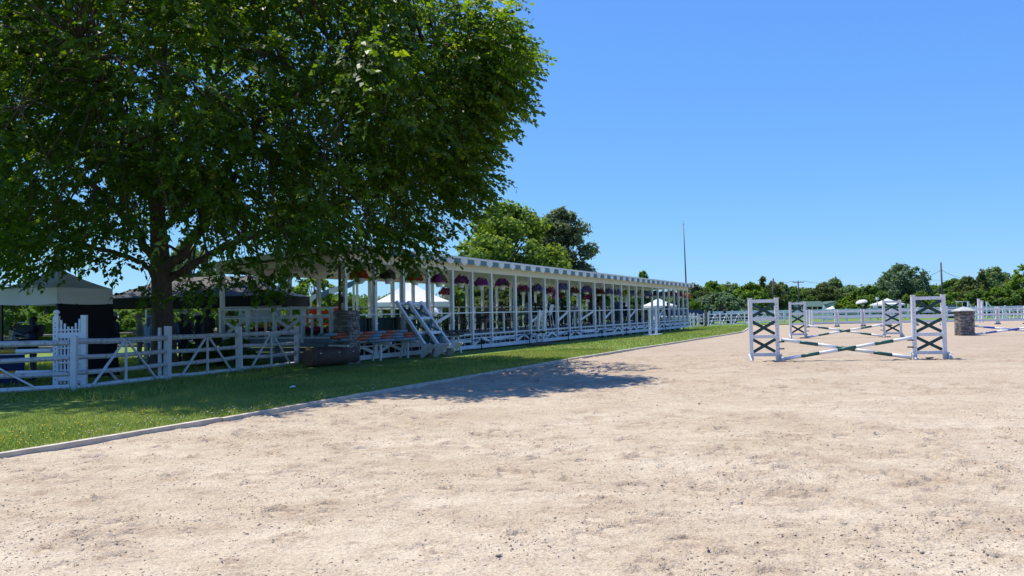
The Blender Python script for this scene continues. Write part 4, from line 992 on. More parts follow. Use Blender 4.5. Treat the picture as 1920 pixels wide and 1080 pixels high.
# tall pole beside the dark pillar
tube('light_pole', [at(637, 25.0), at(637, 25.0)+Vector((.02, 0, 3.4)), at(637, 25.0)+Vector((0, 0, 6.6))], [.055, .05, .04], POLEM, None, 10)
tag(bpy.data.objects['light_pole'], 'tall dark metal pole rising behind the dark stone pillar into the tree', 'pole')
box('clamp_box', at(637, 25.0, 2.0)+Vector((.09, -.02, 0)), (.09, .09, .20), BLACK, bpy.data.objects['light_pole'])
# loose upright standards leaning on the stand
for i, (px, Y, h, ln) in enumerate(((1006, 36.2, 1.62, -.12), (1016, 36.9, 1.62, -.13))):
    p = at(px, Y); t = thing('jump_standard', 'white drilled standard post leaning on the middle of the stand, %s one' % ['left', 'right'][i], 'jump standard', p, VA, 'drilled standards leaning on the stand')
    M_ = Matrix.Rotation(R(4), 3, 'Y') @ Matrix.Rotation(R(-7), 3, 'X')
    MB().box((0, 0, h/2), (.12, .10, h), WHITE).build('post', t).rotation_euler = M_.transposed().to_euler()
    mb = MB()
    for k in range(13): mb.box((0, -.051, .2+k*.105), (.02, .006, .03), DARKHOLE)
    mb.build('pin_holes', t).rotation_euler = M_.transposed().to_euler()
    mb = MB().box((0, -.01, .58), (.15, .15, .09), BLACK); mb.build('jump_cup', t).rotation_euler = M_.transposed().to_euler()
for i, (px, Y) in enumerate(((1217.5, 46.8), (1229.5, 47.6))):
    p = at(px, Y); t = thing('jump_standard', 'white slotted ladder standard before the far half of the stand, %s one' % ['left', 'right'][i], 'jump standard', p, VA, 'slotted standards before the stand')
    for sg in (-1, 1): box('upright', (sg*.11, 0, .80), (.06, .09, 1.6), WHITE, t)
    for k in range(7): box('rung', (0, 0, .15+k*.225), (.16, .07, .09), WHITE, t)
    box('base_board', (0, 0, .04), (.9, .5, .05), WHITE, t); box('post_cap', (0, 0, 1.63), (.32, .12, .05), WHITE, t)
# low black garden stakes along the stand
for i, px in enumerate((902, 992, 1065, 1128, 1174, 1247)):
    s = s_of(px, -.25); t = thing('stake_light', 'small black stake light before the stand, %s from the left' % ['first', 'second', 'third', 'fourth', 'fifth', 'sixth'][i], 'stake light', VW(s, -.25, 0), VA, 'stake lights before the stand')
    tube('stem', [(0, 0, 0), (0, 0, .34)], .022, BLACK, t, 6); tube('head', [(0, 0, .34), (0, 0, .47)], .045, BLACK, t, 8)
hp = thing('black_mat_heap', 'heap of black matting on the grass below the leaning standards', 'matting', at(1012, 35.6), VA)
mb = MB(); g_ = random.Random(3); P = []
for j in range(5):
    for i in range(11): P.append((-1.0+i*.2, -.35+j*.17, .02+max(0, .13*math.sin(i/10*math.pi)*math.sin((j+.3)/4.6*math.pi))+g_.uniform(0, .02)))
mb.add(P, [(j*11+i, j*11+i+1, (j+1)*11+i+1, (j+1)*11+i) for j in range(4) for i in range(10)], BLACK); mb.build('sheet', hp)

# red dragon-horned jump panel behind the stand end
t = thing('red_jump_panel', 'red horned jump panel seen over the stand rail by the tall pole', 'jump panel', at(612, 33), 0)
mb = MB(); mb.prism([(-.95, 0, 1.72), (.95, 0, 1.72), (.95, 0, 1.60), (-.95, 0, 1.60)], (0, -.03, 0), (0, .03, 0), RED); mb.build('top_bar', t)
for sg in (-1, 1): MB().prism([(-.80+.55*(sg+1)/2*1.7, 0, 1.722), (-.25+.55*(sg+1)/2*1.7, 0, 1.722), (-.30+.55*(sg+1)/2*1.7, 0, 2.05)], (0, -.025, 0), (0, .025, 0), RED).build('horn', t)
for z in (1.40, 1.15): box('slat', (0, 0, z), (1.9, .05, .08), RED, t)
for x in (-.8, .8): box('post', (x, .06, .8), (.09, .06, 1.6), RED, t)

# flower troughs along the near end of the stand
def trough(label, a, b, cols, seed):
    a, b = Vector(a), Vector(b); d = b-a; L = d.length; t = thing('flower_trough', label, 'flower trough', a, math.atan2(d.y, d.x), 'flower troughs at the stand end'); g = np.random.default_rng(seed)
    box('trough', (L/2, 0, .09), (L, .24, .18), GREYBLUE, t)
    n = int(260*L); P = np.stack([g.uniform(0, L, n), g.normal(0, .10, n), .2+.16*g.random(n)], -1); N_ = unit(g.normal(0, .6, (n, 3))+np.array([0, -.3, .8])); D = unit(g.normal(0, 1, (n, 3)))
    LL = g.uniform(.06, .12, n); link('foliage', npmesh('foliage', leaf_quads(P, D, N_, LL, LL*.35), 4, [LEAFPOT], g.random(n)), t)
    for ci, c in enumerate(cols):
        m = int(42*L); cx = g.uniform(0, L, max(int(L*2.2), 1)); P = np.stack([g.choice(cx, m)+g.normal(0, .10, m), g.normal(-.05, .08, m), .30+.14*g.random(m)+(.16 if c == 'yellow' else 0)], -1)
        link('blossoms', npmesh('blossoms', blossom(P, unit(g.normal(0, .5, (m, 3))+np.array([0, -.5, .6])), .10, g), 4, [FL[c]], g.random(m)), t)
ea, eb = VW(*end0), VW(*end1); ed_ = (ea-eb)
trough('long trough of yellow, red and white flowers behind the stand end railing, left half', eb+Vector((.1, .35, .70)), eb+ed_*.48+Vector((.05, .35, .70)), ['yellow', 'red', 'white', 'crimson'], 5)
trough('trough of yellow and pink flowers behind the stand end railing, right half', eb+ed_*.52+Vector((.05, .35, .70)), ea+Vector((-.3, .45, .70)), ['yellow', 'pink', 'magenta', 'crimson'], 6)
trough('trough of red flowers set low behind the rail near the tall pole', VW(.1, 1.5, .66), VW(1.6, 1.5, .66), ['red', 'crimson'], 8)
# lettered board hung under the canopy
bd = thing('lettered_board', 'white board with dark handwriting hung behind the flower trough', 'sign', at(470, 28.6), R(4))
box('board', (.35, 0, 1.62), (1.5, .03, .62), WHITE, bd)
tc = bpy.data.curves.new('lettering', 'FONT'); tc.body = 'Lover'; tc.size = .30; tc.extrude = .002; tc.shear = .3
to = bpy.data.objects.new('lettering', tc); col.objects.link(to); bpy.context.view_layer.update()
tm = bpy.data.meshes.new_from_object(to.evaluated_get(bpy.context.evaluated_depsgraph_get())); bpy.data.objects.remove(to)
tm.materials.clear(); tm.materials.append(BLACK); link('lettering', tm, bd, (-.34, -.019, 1.66), (R(90), R(-8), 0))
beam('stay', (-.3, 0, 0), (-.3, 0, 1.32), .05, .05, OLDWOOD, bd); beam('stay', (1.0, 0, 0), (1.0, 0, 1.32), .05, .05, OLDWOOD, bd)

# ---------------------------------------------------------------- canopies
def canopy(name, label, loc, rz, wx, wy, ev, pk, val, rm, vm=None, lm=STEEL, group=None, legs=True, sag=.35, tick=None):
    t = thing(name, label, 'canopy', loc, rz, group); vm = vm or rm; X, Y = wx/2, wy/2; ridge = max(wx-wy, 0)/2
    n = 10; V = []; F = []
    for side, (A, B, P0, P1) in enumerate((((-X, -Y), (X, -Y), (-ridge, 0), (ridge, 0)), ((X, -Y), (X, Y), (ridge, 0), (ridge, 0)), ((X, Y), (-X, Y), (ridge, 0), (-ridge, 0)), ((-X, Y), (-X, -Y), (-ridge, 0), (-ridge, 0)))):
        mb = MB(); P = []
        for j in range(n+1):
            v = j/n
            for i in range(n+1):
                u = i/n; ax, ay = A[0]+(B[0]-A[0])*u, A[1]+(B[1]-A[1])*u; bx, by = P0[0]+(P1[0]-P0[0])*u, P0[1]+(P1[1]-P0[1])*u
                h = v-sag*math.sin(math.pi*v)*.42*(.55+.45*math.sin(math.pi*u))
                if v == 0: h = 0
                P.append((ax+(bx-ax)*v, ay+(by-ay)*v, ev+(pk-ev)*h))
        mb.add(P, [(j*(n+1)+i, j*(n+1)+i+1, (j+1)*(n+1)+i+1, (j+1)*(n+1)+i) for j in range(n) for i in range(n)], rm, True); mb.build('roof_panel', t)
        mb = MB(); P = []
        nx_, ny_ = (B[1]-A[1]), -(B[0]-A[0]); l_ = math.hypot(nx_, ny_); nx_, ny_ = nx_/l_, ny_/l_
        for j in range(4):
            for i in range(13):
                u = i/12; w = .012*math.sin(i*1.9+side+j)*(j/3); P.append((A[0]+(B[0]-A[0])*u+nx_*w, A[1]+(B[1]-A[1])*u+ny_*w, ev-val*j/3-.02*math.sin(math.pi*u)*(j/3)))
        mb.add(P, [(j*13+i, j*13+i+1, (j+1)*13+i+1, (j+1)*13+i) for j in range(3) for i in range(12)], vm, True); mb.build('valance', t)
    if legs:
        for sx in (-1, 1):
            for sy in (-1, 1): box('leg', (sx*(X-.04), sy*(Y-.04), (ev-.01)/2), (.05, .05, ev-.02), lm, t)
        for sy in (-1, 1):
            for a in range(2):
                x0, x1 = -X+X*a+.05, -X+X*(a+1)-.05
                beam('truss', (x0, sy*(Y-.04), ev-.35), (x1, sy*(Y-.04), ev-.06), .02, .03, lm, t)
    return t
wc = canopy('canopy_tent', 'small off white canopy with a black side wall over a grill at far left', at(108, 19.4), R(75), 1.72, 1.72, 2.27, 2.80, .38, TENTG, lm=BLACK)
# its black side wall on the right face
mb = MB(); P = []; 
for j in range(8):
    for i in range(15):
        u = i/14; w = .03*math.sin(i*1.3+.4*j)*(j/7); P.append((.85+w+.10*(j/7), -.855+1.73*u+.10*(j/7)*u, 1.90-1.82*j/7))
mb.add(P, [(j*15+i, j*15+i+1, (j+1)*15+i+1, (j+1)*15+i) for j in range(7) for i in range(14)], WALLK, True); sw = mb.build('side_wall', wc)
# square the side wall to the face that looks to the right of the camera
sw.rotation_euler = (0, 0, R(-90))
canopy('canopy_tent', 'long black canopy beside the big trunk sheltering a group of people', at(391, 29.6), R(-3), 6.7, 3.4, 2.26, 3.05, .36, TENTK)
canopy('marquee', 'big white peaked marquee seen through the stand', at(768, 56), R(12), 5.2, 5.2, 2.36, 3.9, .42, TENTW)
canopy('canopy_tent', 'small bright white tent beyond the far end of the stand', at(1235, 82), R(20), 2.7, 2.7, 1.98, 2.78, .22, TENTW, group='white tents in the distance')
canopy('canopy_tent', 'low white tent behind the farther right jump wing', at(1664, 92), R(10), 2.7, 2.7, 1.75, 2.45, .18, TENTW, group='white tents in the distance')
canopy('canopy_tent', 'pale tent far beyond the fence left of the green roofed building', at(1471, 150), R(10), 3.0, 3.0, 1.2, 2.0, .2, TENTW, group='white tents in the distance')
canopy('canopy_tent', 'pale tent far beyond the fence under the green roof right end', at(1564, 150), R(10), 3.0, 3.0, 1.1, 1.9, .2, TENTW, group='white tents in the distance')

# small pavilion behind the stand end with a rising scalloped eave
pv = thing('small_pavilion', 'small open pavilion with blue and white scalloped sloping eave behind the stand', 'pavilion', at(568, 38), R(14))
rise = lambda x: 2.30+.36*x
Lp = 9.0; Dp = 4.2
MB().add([(0, 0, rise(0)), (Lp*.55, 0, rise(Lp*.55)), (Lp*.55, Dp, rise(Lp*.55)), (0, Dp, rise(0)), (0, 0, rise(0)-.06), (Lp*.55, 0, rise(Lp*.55)-.06), (Lp*.55, Dp, rise(Lp*.55)-.06), (0, Dp, rise(0)-.06)],
         [(0, 1, 2, 3), (7, 6, 5, 4), (0, 4, 5, 1), (2, 6, 7, 3), (3, 7, 4, 0)], CREAM).build('roof_slope', pv)
for k in range(8):
    x0 = k*Lp*.06875; x1 = (k+1)*Lp*.06875
    h0 = rise(x0) if x0 < Lp*.55-.01 else rise(Lp*1.1-x0); h1 = rise(x1) if x1 <= Lp*.55+.01 else rise(Lp*1.1-x1); dd = h1-h0
    MB().prism([(x0+.003, 0, h0+.05), (x1-.003, 0, h1+.05), (x1-.003, 0, h1-.14), (x0+(x1-x0)*.72, 0, h0+dd*.72-.24), (x0+(x1-x0)*.3, 0, h0+dd*.3-.24), (x0+.003, 0, h0-.14)], (0, -.05, 0), (0, -.02, 0), WHITEV if k % 2 == 0 else BLUE).build('valance_tab', pv)
for x in (.35, 2.6, 4.75):
    for y in (.2, Dp-.2): hh = rise(min(x, Lp*1.1-x))-.05; box('post', (x, y, hh/2), (.12, .12, hh), WHITEV, pv)

# scrap of paper on the shaded grass
tag(MB().add([(-.06, -.04, .05), (.06, -.05, .06), (.07, .04, .075), (-.05, .05, .055), (0, 0, .085)], [(0, 1, 4), (1, 2, 4), (2, 3, 4), (3, 0, 4)], WHITE).build('paper_scrap', loc=at(547, 16.0)), 'small crumpled white paper scrap on the shaded grass', 'litter')

# ================================================================ LEFT: picket wing, yellow poles, grill
pw = thing('picket_wing', 'white picket jump wing with a ball finial just behind the corner fence post', 'jump wing', at(132, 17.3), R(6))
for x, h in ((-.29, 1.58), (.29, 1.60)): box('post', (x, 0, h/2), (.11, .11, h), WHITE, pw)
MB().lathe([(.001, .0), (.05, 0), (.05, .02), (.03, .035), (.055, .06), (.068, .09), (.055, .125), (.02, .145), (.001, .148)], WHITE, 14).build('ball_finial', pw, loc=(-.29, 0, 1.58))
for i, x in enumerate((-.19, -.115, -.04, .04, .115, .19)):
    h = [1.50, 1.42, 1.35, 1.35, 1.43, 1.52][i]; box('picket', (x, 0, h/2+.05), (.035, .03, h-.1), WHITE, pw)
for z, hh in ((1.28, .03), (1.16, .12), (.88, .03), (.72, .03), (.56, .03), (.40, .03), (.22, .11)): box('rail', (0, -.03, z), (.465, .025, hh), WHITE, pw)
box('foot', (-.29, 0, .03), (.12, .7, .05), WHITE, pw); box('foot', (.29, 0, .03), (.12, .7, .05), WHITE, pw)
mb = MB()
for k in range(14): mb.box((-.29, -.057, .2+k*.095), (.018, .005, .024), DARKHOLE)
mb.build('pin_holes', pw)
YW = [WHITE, PYEL, WHITE, PYEL, WHITE]
pr = at(100, 17.3); pl_ = pr+Vector((-3.66, -.35, 0))
for z, nm in ((.83, 'upper'), (.36, 'lower')):
    make_pole('jump_pole', '%s yellow and white pole behind the fence at far left' % nm, pl_+Vector((0, -.06, z)), pr+Vector((0, -.06, z)), YW, group='yellow and white poles at far left')
# navy cloth-covered table with the grill behind it
tb = thing('cloth_table', 'table covered by a navy cloth under the white canopy', 'table', at(-5, 18.3), R(8))
box('table_top', (0, 0, .74), (1.5, .7, .04), WHITE, tb); mb = MB(); P = []
for j in range(5):
    for i in range(25):
        u = i/24; P.append((-.76+1.52*u, -.36-.02*math.sin(i*1.7)*(j/4)-.03*(j/4), .725-.70*j/4))
mb.add(P, [(j*25+i, j*25+i+1, (j+1)*25+i+1, (j+1)*25+i) for j in range(4) for i in range(24)], NAVY, True); mb.build('tablecloth', tb)
for x in (-.7, .7):
    for y in (-.3, .3): box('leg', (x, y, .36), (.04, .04, .72), STEEL, tb)
gr = thing('barbecue_grill', 'dark barbecue grill with raised lid in front of the cook', 'grill', at(28, 19.3), R(-20))
GM = mat('grill_enamel', (0.02, 0.02, 0.02), .35, .3, 6)
box('firebox', (0, 0, .92), (.85, .5, .28), GM, gr); box('grate_shelf', (-.6, 0, .98), (.32, .42, .03), STEEL, gr)
MB().prism([(-.42, .25, 1.07), (-.42, .42, 1.10), (-.42, .50, 1.35), (-.42, .42, 1.40), (-.42, .28, 1.22)], (0, 0, 0), (.84, 0, 0), GM).build('lid', gr)
tube('lid_handle', [(-.3, .36, 1.42), (-.3, .30, 1.46), (.3, .30, 1.46), (.3, .36, 1.42)], .014, STEEL, gr, 6)
for x in (-.36, .36):
    for y in (-.2, .2): box('leg', (x, y, .39), (.04, .04, .78), GM, gr)
def folding_table(label, loc, rz, w=1.8, d=.75, top=None, group='folding tables under the black canopy'):
    t = thing('folding_table', label, 'table', loc, rz, group)
    box('table_top', (0, 0, .74), (w, d, .035), top or WHITE, t)
    for x in (-w/2+.15, w/2-.15):
        for y in (-d/2+.1, d/2-.1): tube('leg', [(x, y, 0), (x, y, .72)], .015, STEEL, t, 6)
    return t
folding_table('folding table with bowls in front of the straw hat person', at(250, 25.6), R(5)); folding_table('folding table behind the bearded man in a cap', at(392, 31.4), R(-3)); folding_table('folding table in front of the green shirted person', at(335, 26.0), R(-4))
MBl = mat('pale_bowl', (.6, .62, .55), .4, .1, 4)
for i, (px, Y, lab) in enumerate(((236, 25.5, 'pale bowl on the left of the table by the straw hat person'), (249, 25.6, 'pale bowl on the right of the table by the straw hat person'), (336, 25.9, 'pale tub on the table before the green shirt'))):
    t = MB().lathe([(.001, 0), (.09, 0), (.13, .10), (.14, .11), (.12, .11), (.08, .02), (.001, .02)], MBl, 16).build('bowl', loc=at(px, Y, .76)); tag(t, lab, 'bowl', 'bowls on the tables')

# ================================================================ FAR END: gate, fences, cars, jump panels
def rail_fence(label, pts, H, rails, post_w=.11, m=WHITE, fan=False, rail_h=.07, name='rail_fence', group=None, step=2.5):
    t = thing(name, label, 'fence', pts[0], 0, group); O = Vector(pts[0]); P = [Vector(p)-O for p in pts]
    for a, b in zip(P[:-1], P[1:]):
        n = max(int(round((b-a).length/step)), 1); d = (b-a).normalized(); nn = Vector((d.y, -d.x, 0))
        for k in range(n):
            p, q = a.lerp(b, k/n), a.lerp(b, (k+1)/n)
            beam('post', p, p+Vector((0, 0, H+.05)), post_w, post_w, m, t)
            for (z, h) in rails: beam('rail', p+d*(post_w/2)+Vector((0, 0, z)), q-d*(post_w/2)+Vector((0, 0, z)), .05, h, m, t)
            if fan:
                c = p.lerp(q, .5)
                for f in (-.38, 0, .38): beam('brace', c+d*f*.15+nn*.05+Vector((0, 0, rails[0][0])), c+(q-p)*f+nn*.05+Vector((0, 0, rails[-1][0])), .03, .05, m, t, up=nn)
    beam('post', P[-1], P[-1]+Vector((0, 0, H+.05)), post_w, post_w, m, t)
    return t
rail_fence('white rail fence with fan braces right of the stand end', [at(1328, 71), at(1371, 74), at(1420, 77), at(1470, 79)], 1.12, [(1.05, .08), (.74, .07), (.44, .07), (.12, .08)], fan=True, step=2.3)
rail_fence('short white gate section beside the grey wooden post', [at(1308, 68), at(1320, 70)], 1.12, [(1.02, .07), (.72, .06), (.42, .06), (.12, .07)], step=2)
box('wooden_post', (0, 0, .72), (.19, .17, 1.5), OLDWOOD).location = at(1322.5, 69.5); tag(bpy.data.objects['wooden_post'], 'thick grey wooden post at the white gate', 'post')
nw = thing('jump_wing', 'small white slatted wing standing at the far stand corner', 'jump wing', at(1297.5, 63.5), R(30))
for x in (-.2, .2): box('post', (x, 0, .62), (.08, .08, 1.24), WHITE, nw)
for z in (.2, .5, .8, 1.08): box('rail', (0, 0, z), (.32, .05, .08), WHITE, nw)
box('picket', (0, -.04, .65), (.06, .03, 1.1), WHITE, nw)
BOARDW = mat('white_vinyl', (0.76, 0.78, 0.78), .45, .06, 3)
rail_fence('long white ring fence with broad top board beyond the sand', [at(1330, 84), at(1500, 86), at(1720, 84)], 1.30, [(1.12, .34), (.62, .10), (.30, .10)], .13, BOARDW, False, name='ring_fence', step=2.6)
rail_fence('white ring fence with thin rails at the far right', [at(1722, 82), at(1940, 80), (66, 76, 0)], 1.34, [(1.27, .09), (.82, .09), (.40, .09)], .12, BOARDW, False, name='ring_fence', step=2.6)
rail_fence('farther white fence seen beyond the ring fence', [at(1340, 104), at(1560, 106), at(1760, 102), at(1960, 98)], 1.25, [(1.15, .12), (.7, .12), (.3, .12)], .12, BOARDW, True, name='ring_fence', step=3.0)
# free-standing three rail panels along the far end of the sand
PN = [1523, 1571, 1620, 1669, 1719, 1769, 1820, 1872, 1925, 1980]
for i, (a, b) in enumerate(zip(PN[:-1], PN[1:])):
    p, q = at(a, 62.5-i*.18, SZ), at(b-5, 62.4-i*.18, SZ); d = q-p; L = d.length
    t = thing('rail_jump', 'white three rail jump panel in the far row, %s from the left' % ['first', 'second', 'third', 'fourth', 'fifth', 'sixth', 'seventh', 'eighth', 'ninth'][i], 'jump panel', p, math.atan2(d.y, d.x), 'white three rail panels across the far end')
    for x in (0, L):
        box('post', (x, 0, .70), (.12, .12, 1.30), WHITE, t); box('foot', (x, 0, .035), (.14, .30, .07), BLACK, t)
    for z, h in ((1.20, .15), (.78, .15), (.33, .16)): box('rail', (L/2, 0, z), (L-.125, .05, h), WHITE, t)
for i, (px, Y, lab) in enumerate(((1512, 61.5, 'left'), (1518, 62.2, 'right'))):
    t = thing('jump_standard', 'white standard turned edge on beside the first far panel, %s one' % lab, 'jump standard', at(px, Y, SZ), R(20), 'edge on standards in the far row')
    box('post', (0, 0, .68), (.10, .12, 1.36), WHITE, t); box('foot', (0, 0, .04), (.14, .5, .07), WHITE, t)
    mb = MB()
    for k in range(9): mb.box((0, -.062, .25+k*.12), (.03, .006, .04), DARKHOLE)
    mb.build('pin_holes', t)
for i, (px, Y) in enumerate(((1835, 66), (1841, 66.8))):
    t = thing('tall_post', 'tall white double post beyond the far panels, %s one' % ['left', 'right'][i], 'post', at(px, Y), 0, 'tall white posts on the right'); h = 1.95 if i == 0 else 1.8
    box('post', (0, 0, h/2), (.15, .15, h), WHITE, t); box('post_cap', (0, 0, h+.025), (.18, .18, .05), WHITE, t)
# white jump parts parked on the grass at the right
for i, (px, Y, lean) in enumerate(((1815, 88, .75), (1850, 89, .9), (1880, 78, .5), (1893, 78.5, .5), (1908, 79, .5), (1921, 79.5, .5), (1545, 92, .5), (1703, 92, .6))):
    t = thing('parked_wing', 'white sloping jump wing parked beyond the fence, %s from the left' % ['third', 'fourth', 'fifth', 'sixth', 'seventh', 'eighth', 'first', 'second'][i], 'jump wing', at(px, Y), R(15), 'white wings parked on the far grass')
    H = 1.85 if i < 2 else (1.15 if i < 6 else 1.75)
    box('post', (0, 0, H/2), (.13, .11, H), WHITE, t); box('base_board', (lean, 0, .06), (lean*2+.2, .12, .10), WHITE, t)
    beam('sloping_rail', (.08, 0, H-.12), (lean*2, 0, .15), .07, .10, WHITE, t); box('post', (lean, 0, (H-.25)/4+.06), (.09, .07, (H-.3)/2), WHITE, t)
# machinery
mc = thing('utility_cart', 'white framed utility cart with dark bed beyond the stone pillar', 'cart', at(1795, 92), R(5))
box('bed', (-.6, 0, .85), (2.0, 1.3, .25), BLACK, mc); box('hood', (.9, 0, .9), (.7, 1.2, .45), WHITE, mc)
for x, y in ((.25, -.55), (1.0, -.55), (.25, .55), (1.0, .55)): beam('roll_bar', (x, y, 1.0), (x*.9+.06, y*.9, 1.85), .07, .07, WHITE, mc)
box('roof', (.62, 0, 1.9), (.95, 1.15, .07), WHITE, mc); box('windscreen', (1.02, 0, 1.45), (.02, 1.0, .6), GLASS, mc)
for x in (-1.1, .9):
    for y in (-.6, .6): MB().tube([(x, y-.1, .35), (x, y+.1, .35)], .34, RUBBER, 16).build('wheel', mc)
ub = thing('grey_cabinet', 'grey box cabinet beyond the fence right of the nearer right wing', 'cabinet', at(1776, 93), 0); box('body', (0, 0, .75), (1.3, .9, 1.5), GREYBLUE, ub); box('lid', (0, 0, 1.53), (1.36, .96, .06), GREYBLUE, ub)
# small lamp/camera post
lp_ = thing('camera_post', 'slim grey post with a white box camera beside the farther right wing', 'post', at(1645.5, 90), 0)
tube('post', [(0, 0, 0), (0, 0, 2.3)], .07, STEEL, lp_, 8); box('camera_box', (0, 0, 2.42), (.24, .34, .30), WHITE, lp_); box('bracket', (-.25, 0, 1.45), (.5, .1, .25), WHITE, lp_)

def car(label, loc, rz, paint, L=4.5, W=1.78, H=1.42, hatch=False):
    t = thing('parked_car', label, 'car', loc, rz, 'cars parked beyond the stand')
    pm = mat('car_paint_%s' % paint[0], paint[1], .25, .05, 2, spec=.7)
    x0 = -L/2
    prof = [(0, .32), (.02, .62), (.12, .80), (.30, .86), (1.0, .90), (1.25, .93), (3.15, .95), (3.9, .92) if not hatch else (4.2, .95), (L-.06, .86), (L, .60), (L-.03, .30)]
    n = len(prof); mb = MB(); V = []
    for k, (f, yy) in enumerate(((.90, -1), (1.0, -.93), (1.0, .93), (.90, 1))):
        for (x, z) in prof: V.append((x0+x, yy*W/2, .28+(z-.28)*(f if z > .5 else 1)))
    F = []
    for k in range(3):
        for i in range(n): F.append((k*n+i, k*n+(i+1) % n, (k+1)*n+(i+1) % n, (k+1)*n+i))
    F += [tuple(reversed(range(n))), tuple(range(3*n, 4*n))]
    mb.add(V, F, pm); mb.build('body', t)
    a, b, c, d = (1.15, 1.95, 3.05 if not hatch else 3.75, 3.75 if not hatch else 4.25)
    wb, wt = W/2-.06, W/2-.24
    P = [(x0+a, -wb, .90), (x0+d, -wb, .93), (x0+d, wb, .93), (x0+a, wb, .90), (x0+b, -wt, H), (x0+c, -wt, H), (x0+c, wt, H), (x0+b, wt, H)]
    mb = MB(); mb.add(P, [(4, 5, 6, 7), (0, 1, 5, 4), (1, 2, 6, 5), (2, 3, 7, 6), (3, 0, 4, 7)], pm); mb.build('cabin', t)
    def quad(nm, idx, f=.10, out=.012):
        q = [Vector(P[i]) for i in idx]; c_ = sum(q, Vector())/4; nn = (q[1]-q[0]).cross(q[2]-q[1]).normalized()
        if nn.dot(c_-Vector((0, 0, 1.1))) < 0: nn = -nn
        q = [p.lerp(c_, f)+nn*out for p in q]; MB().add(q, [(0, 1, 2, 3)], GLASS).build(nm, t)
    quad('side_window', (0, 1, 5, 4)); quad('side_window', (2, 3, 7, 6)); quad('windscreen', (3, 0, 4, 7)); quad('rear_window', (1, 2, 6, 5))
    for x in (.85, L-.85):
        for y in (-1, 1):
            w = MB().tube([(x0+x, y*(W/2-.18), .32), (x0+x, y*(W/2+.012), .32)], .32, RUBBER, 18).build('tyre', t); MB().tube([(x0+x, y*(W/2-.02), .32), (x0+x, y*(W/2+.024), .32)], .20, STEEL, 14).build('rim', w)
    for y in (-1, 1):
        box('headlight', (x0+.06, y*(W/2-.28), .68), (.06, .34, .13), mat('lamp_glass', (.7, .7, .7), .15, .05, 3), t); box('tail_light', (x0+L-.03, y*(W/2-.24), .74), (.07, .30, .14), mat('tail_red', (.45, .01, .01), .25, .05, 3), t)
    return t
car('dark blue hatchback with bicycle rack parked right of the stand end', at(1304, 78), R(200), ('navy', (.012, .028, .085)), 4.2, 1.75, 1.5, True)
car('dark blue low car behind the white fan braced fence', at(1347, 82), R(5), ('deep_blue', (.010, .020, .055)), 4.4, 1.75, 1.05)
car('silver car seen through the far end of the stand', at(1268, 76), R(185), ('silver', (.42, .41, .42)), 4.5, 1.78, 1.5)
# low building with green roof
GRF = mat('green_roof', (0.055, 0.11, 0.085), .8, .15, 4); SIDE = mat('pale_blue_siding', (0.36, 0.42, 0.48), .7, .08, 3)
hs = thing('green_roof_building', 'low pale building with dark green roof in the far distance', 'building', at(1517, 172), R(0))
for (x0, x1, y, ez, rz_) in ((-6.9, -2.2, 0, 2.2, 2.75), (3.8, 8.2, 0, 2.2, 2.75)):
    MB().prism([(x0, y, 0), (x1, y, 0), (x1, y, ez), ((x0+x1)/2, y, rz_), (x0, y, ez)], (0, 0, 0), (0, 6, 0), SIDE).build('wall', hs)
    for sg in (-1, 1):
        xe = x0 if sg < 0 else x1; xm = (x0+x1)/2; MB().add([(xe+sg*.3, -.3, ez-.08), (xm, -.3, rz_+.02), (xm, 6.3, rz_+.02), (xe+sg*.3, 6.3, ez-.08), (xe+sg*.3, -.3, ez+.02), (xm, -.3, rz_+.14), (xm, 6.3, rz_+.14), (xe+sg*.3, 6.3, ez+.02)],
                 [(3, 2, 1, 0), (4, 5, 6, 7), (0, 1, 5, 4), (2, 3, 7, 6), (3, 0, 4, 7)], GRF).build('roof', hs)
box('wall', (.8, 3.0, .95), (5.9, 4, 1.9), mat('shade_wall', (.24, .22, .20), .8, .2, 2), hs)
MB().add([(-2.4, -.2, 1.75), (4.6, -.2, 1.75), (3.6, 3, 2.95), (-1.6, 3, 2.95), (4.6, 6.2, 1.75), (-2.4, 6.2, 1.75)], [(0, 1, 2, 3), (1, 4, 2), (4, 5, 3, 2), (5, 0, 3)], GRF).build('roof', hs)
for x in (-1.6, -.5, .7, 1.9, 3.0): box('porch_post', (x, .1, .87), (.14, .14, 1.74), WHITE, hs)
for x in (0.1, 1.3, 2.5): box('window', (x, .97, 1.2), (.8, .05, .9), GLASS, hs)
# utility poles with wires, leaning pole, tall pole
def utility(label, px, py, Y, arm, lean=0.0, r=.13):
    h = hgt(py, px, Y); t = thing('utility_pole', label, 'utility pole', at(px, Y), 0, 'utility poles beyond the trees')
    tube('pole', [(0, 0, 0), (lean*h, 0, h)], [r*1.2, r], mat('pole_wood', (.10, .09, .08), .9, .3, 4), t, 8)
    if arm:
        box('crossarm', (0, 0, h-.35), (2.2, .12, .14), mat('pole_wood', (.1, .09, .08)), t)
        for x in (-1, -.5, .5, 1): tube('insulator', [(x, 0, h-.28), (x, 0, h-.05)], .05, STEEL, t, 6)
    return t, h
u1, h1 = utility('utility pole with a crossarm above the green roofed building', 1498, 526, 160, True)
u2, h2 = utility('leaning bare pole among the cedars left of the crossarm pole', 1447, 522, 112, False, .06, .11)
u3, h3 = utility('tall bare pole behind the nearer right jump wing', 1768, 492, 100, False, -.01, .10)
u4, h4 = utility('short distant pole left of the tall bare pole', 1757, 531, 170, False, 0, .10)
def wire(lab, A, B, sag, r=.022):
    A, B = Vector(A), Vector(B); pts = [A.lerp(B, k/16)-Vector((0, 0, sag*4*(k/16)*(1-k/16))) for k in range(17)]
    tag(tube('overhead_wire', pts, r, POLEM, None, 4), lab, 'wire', 'overhead wires')
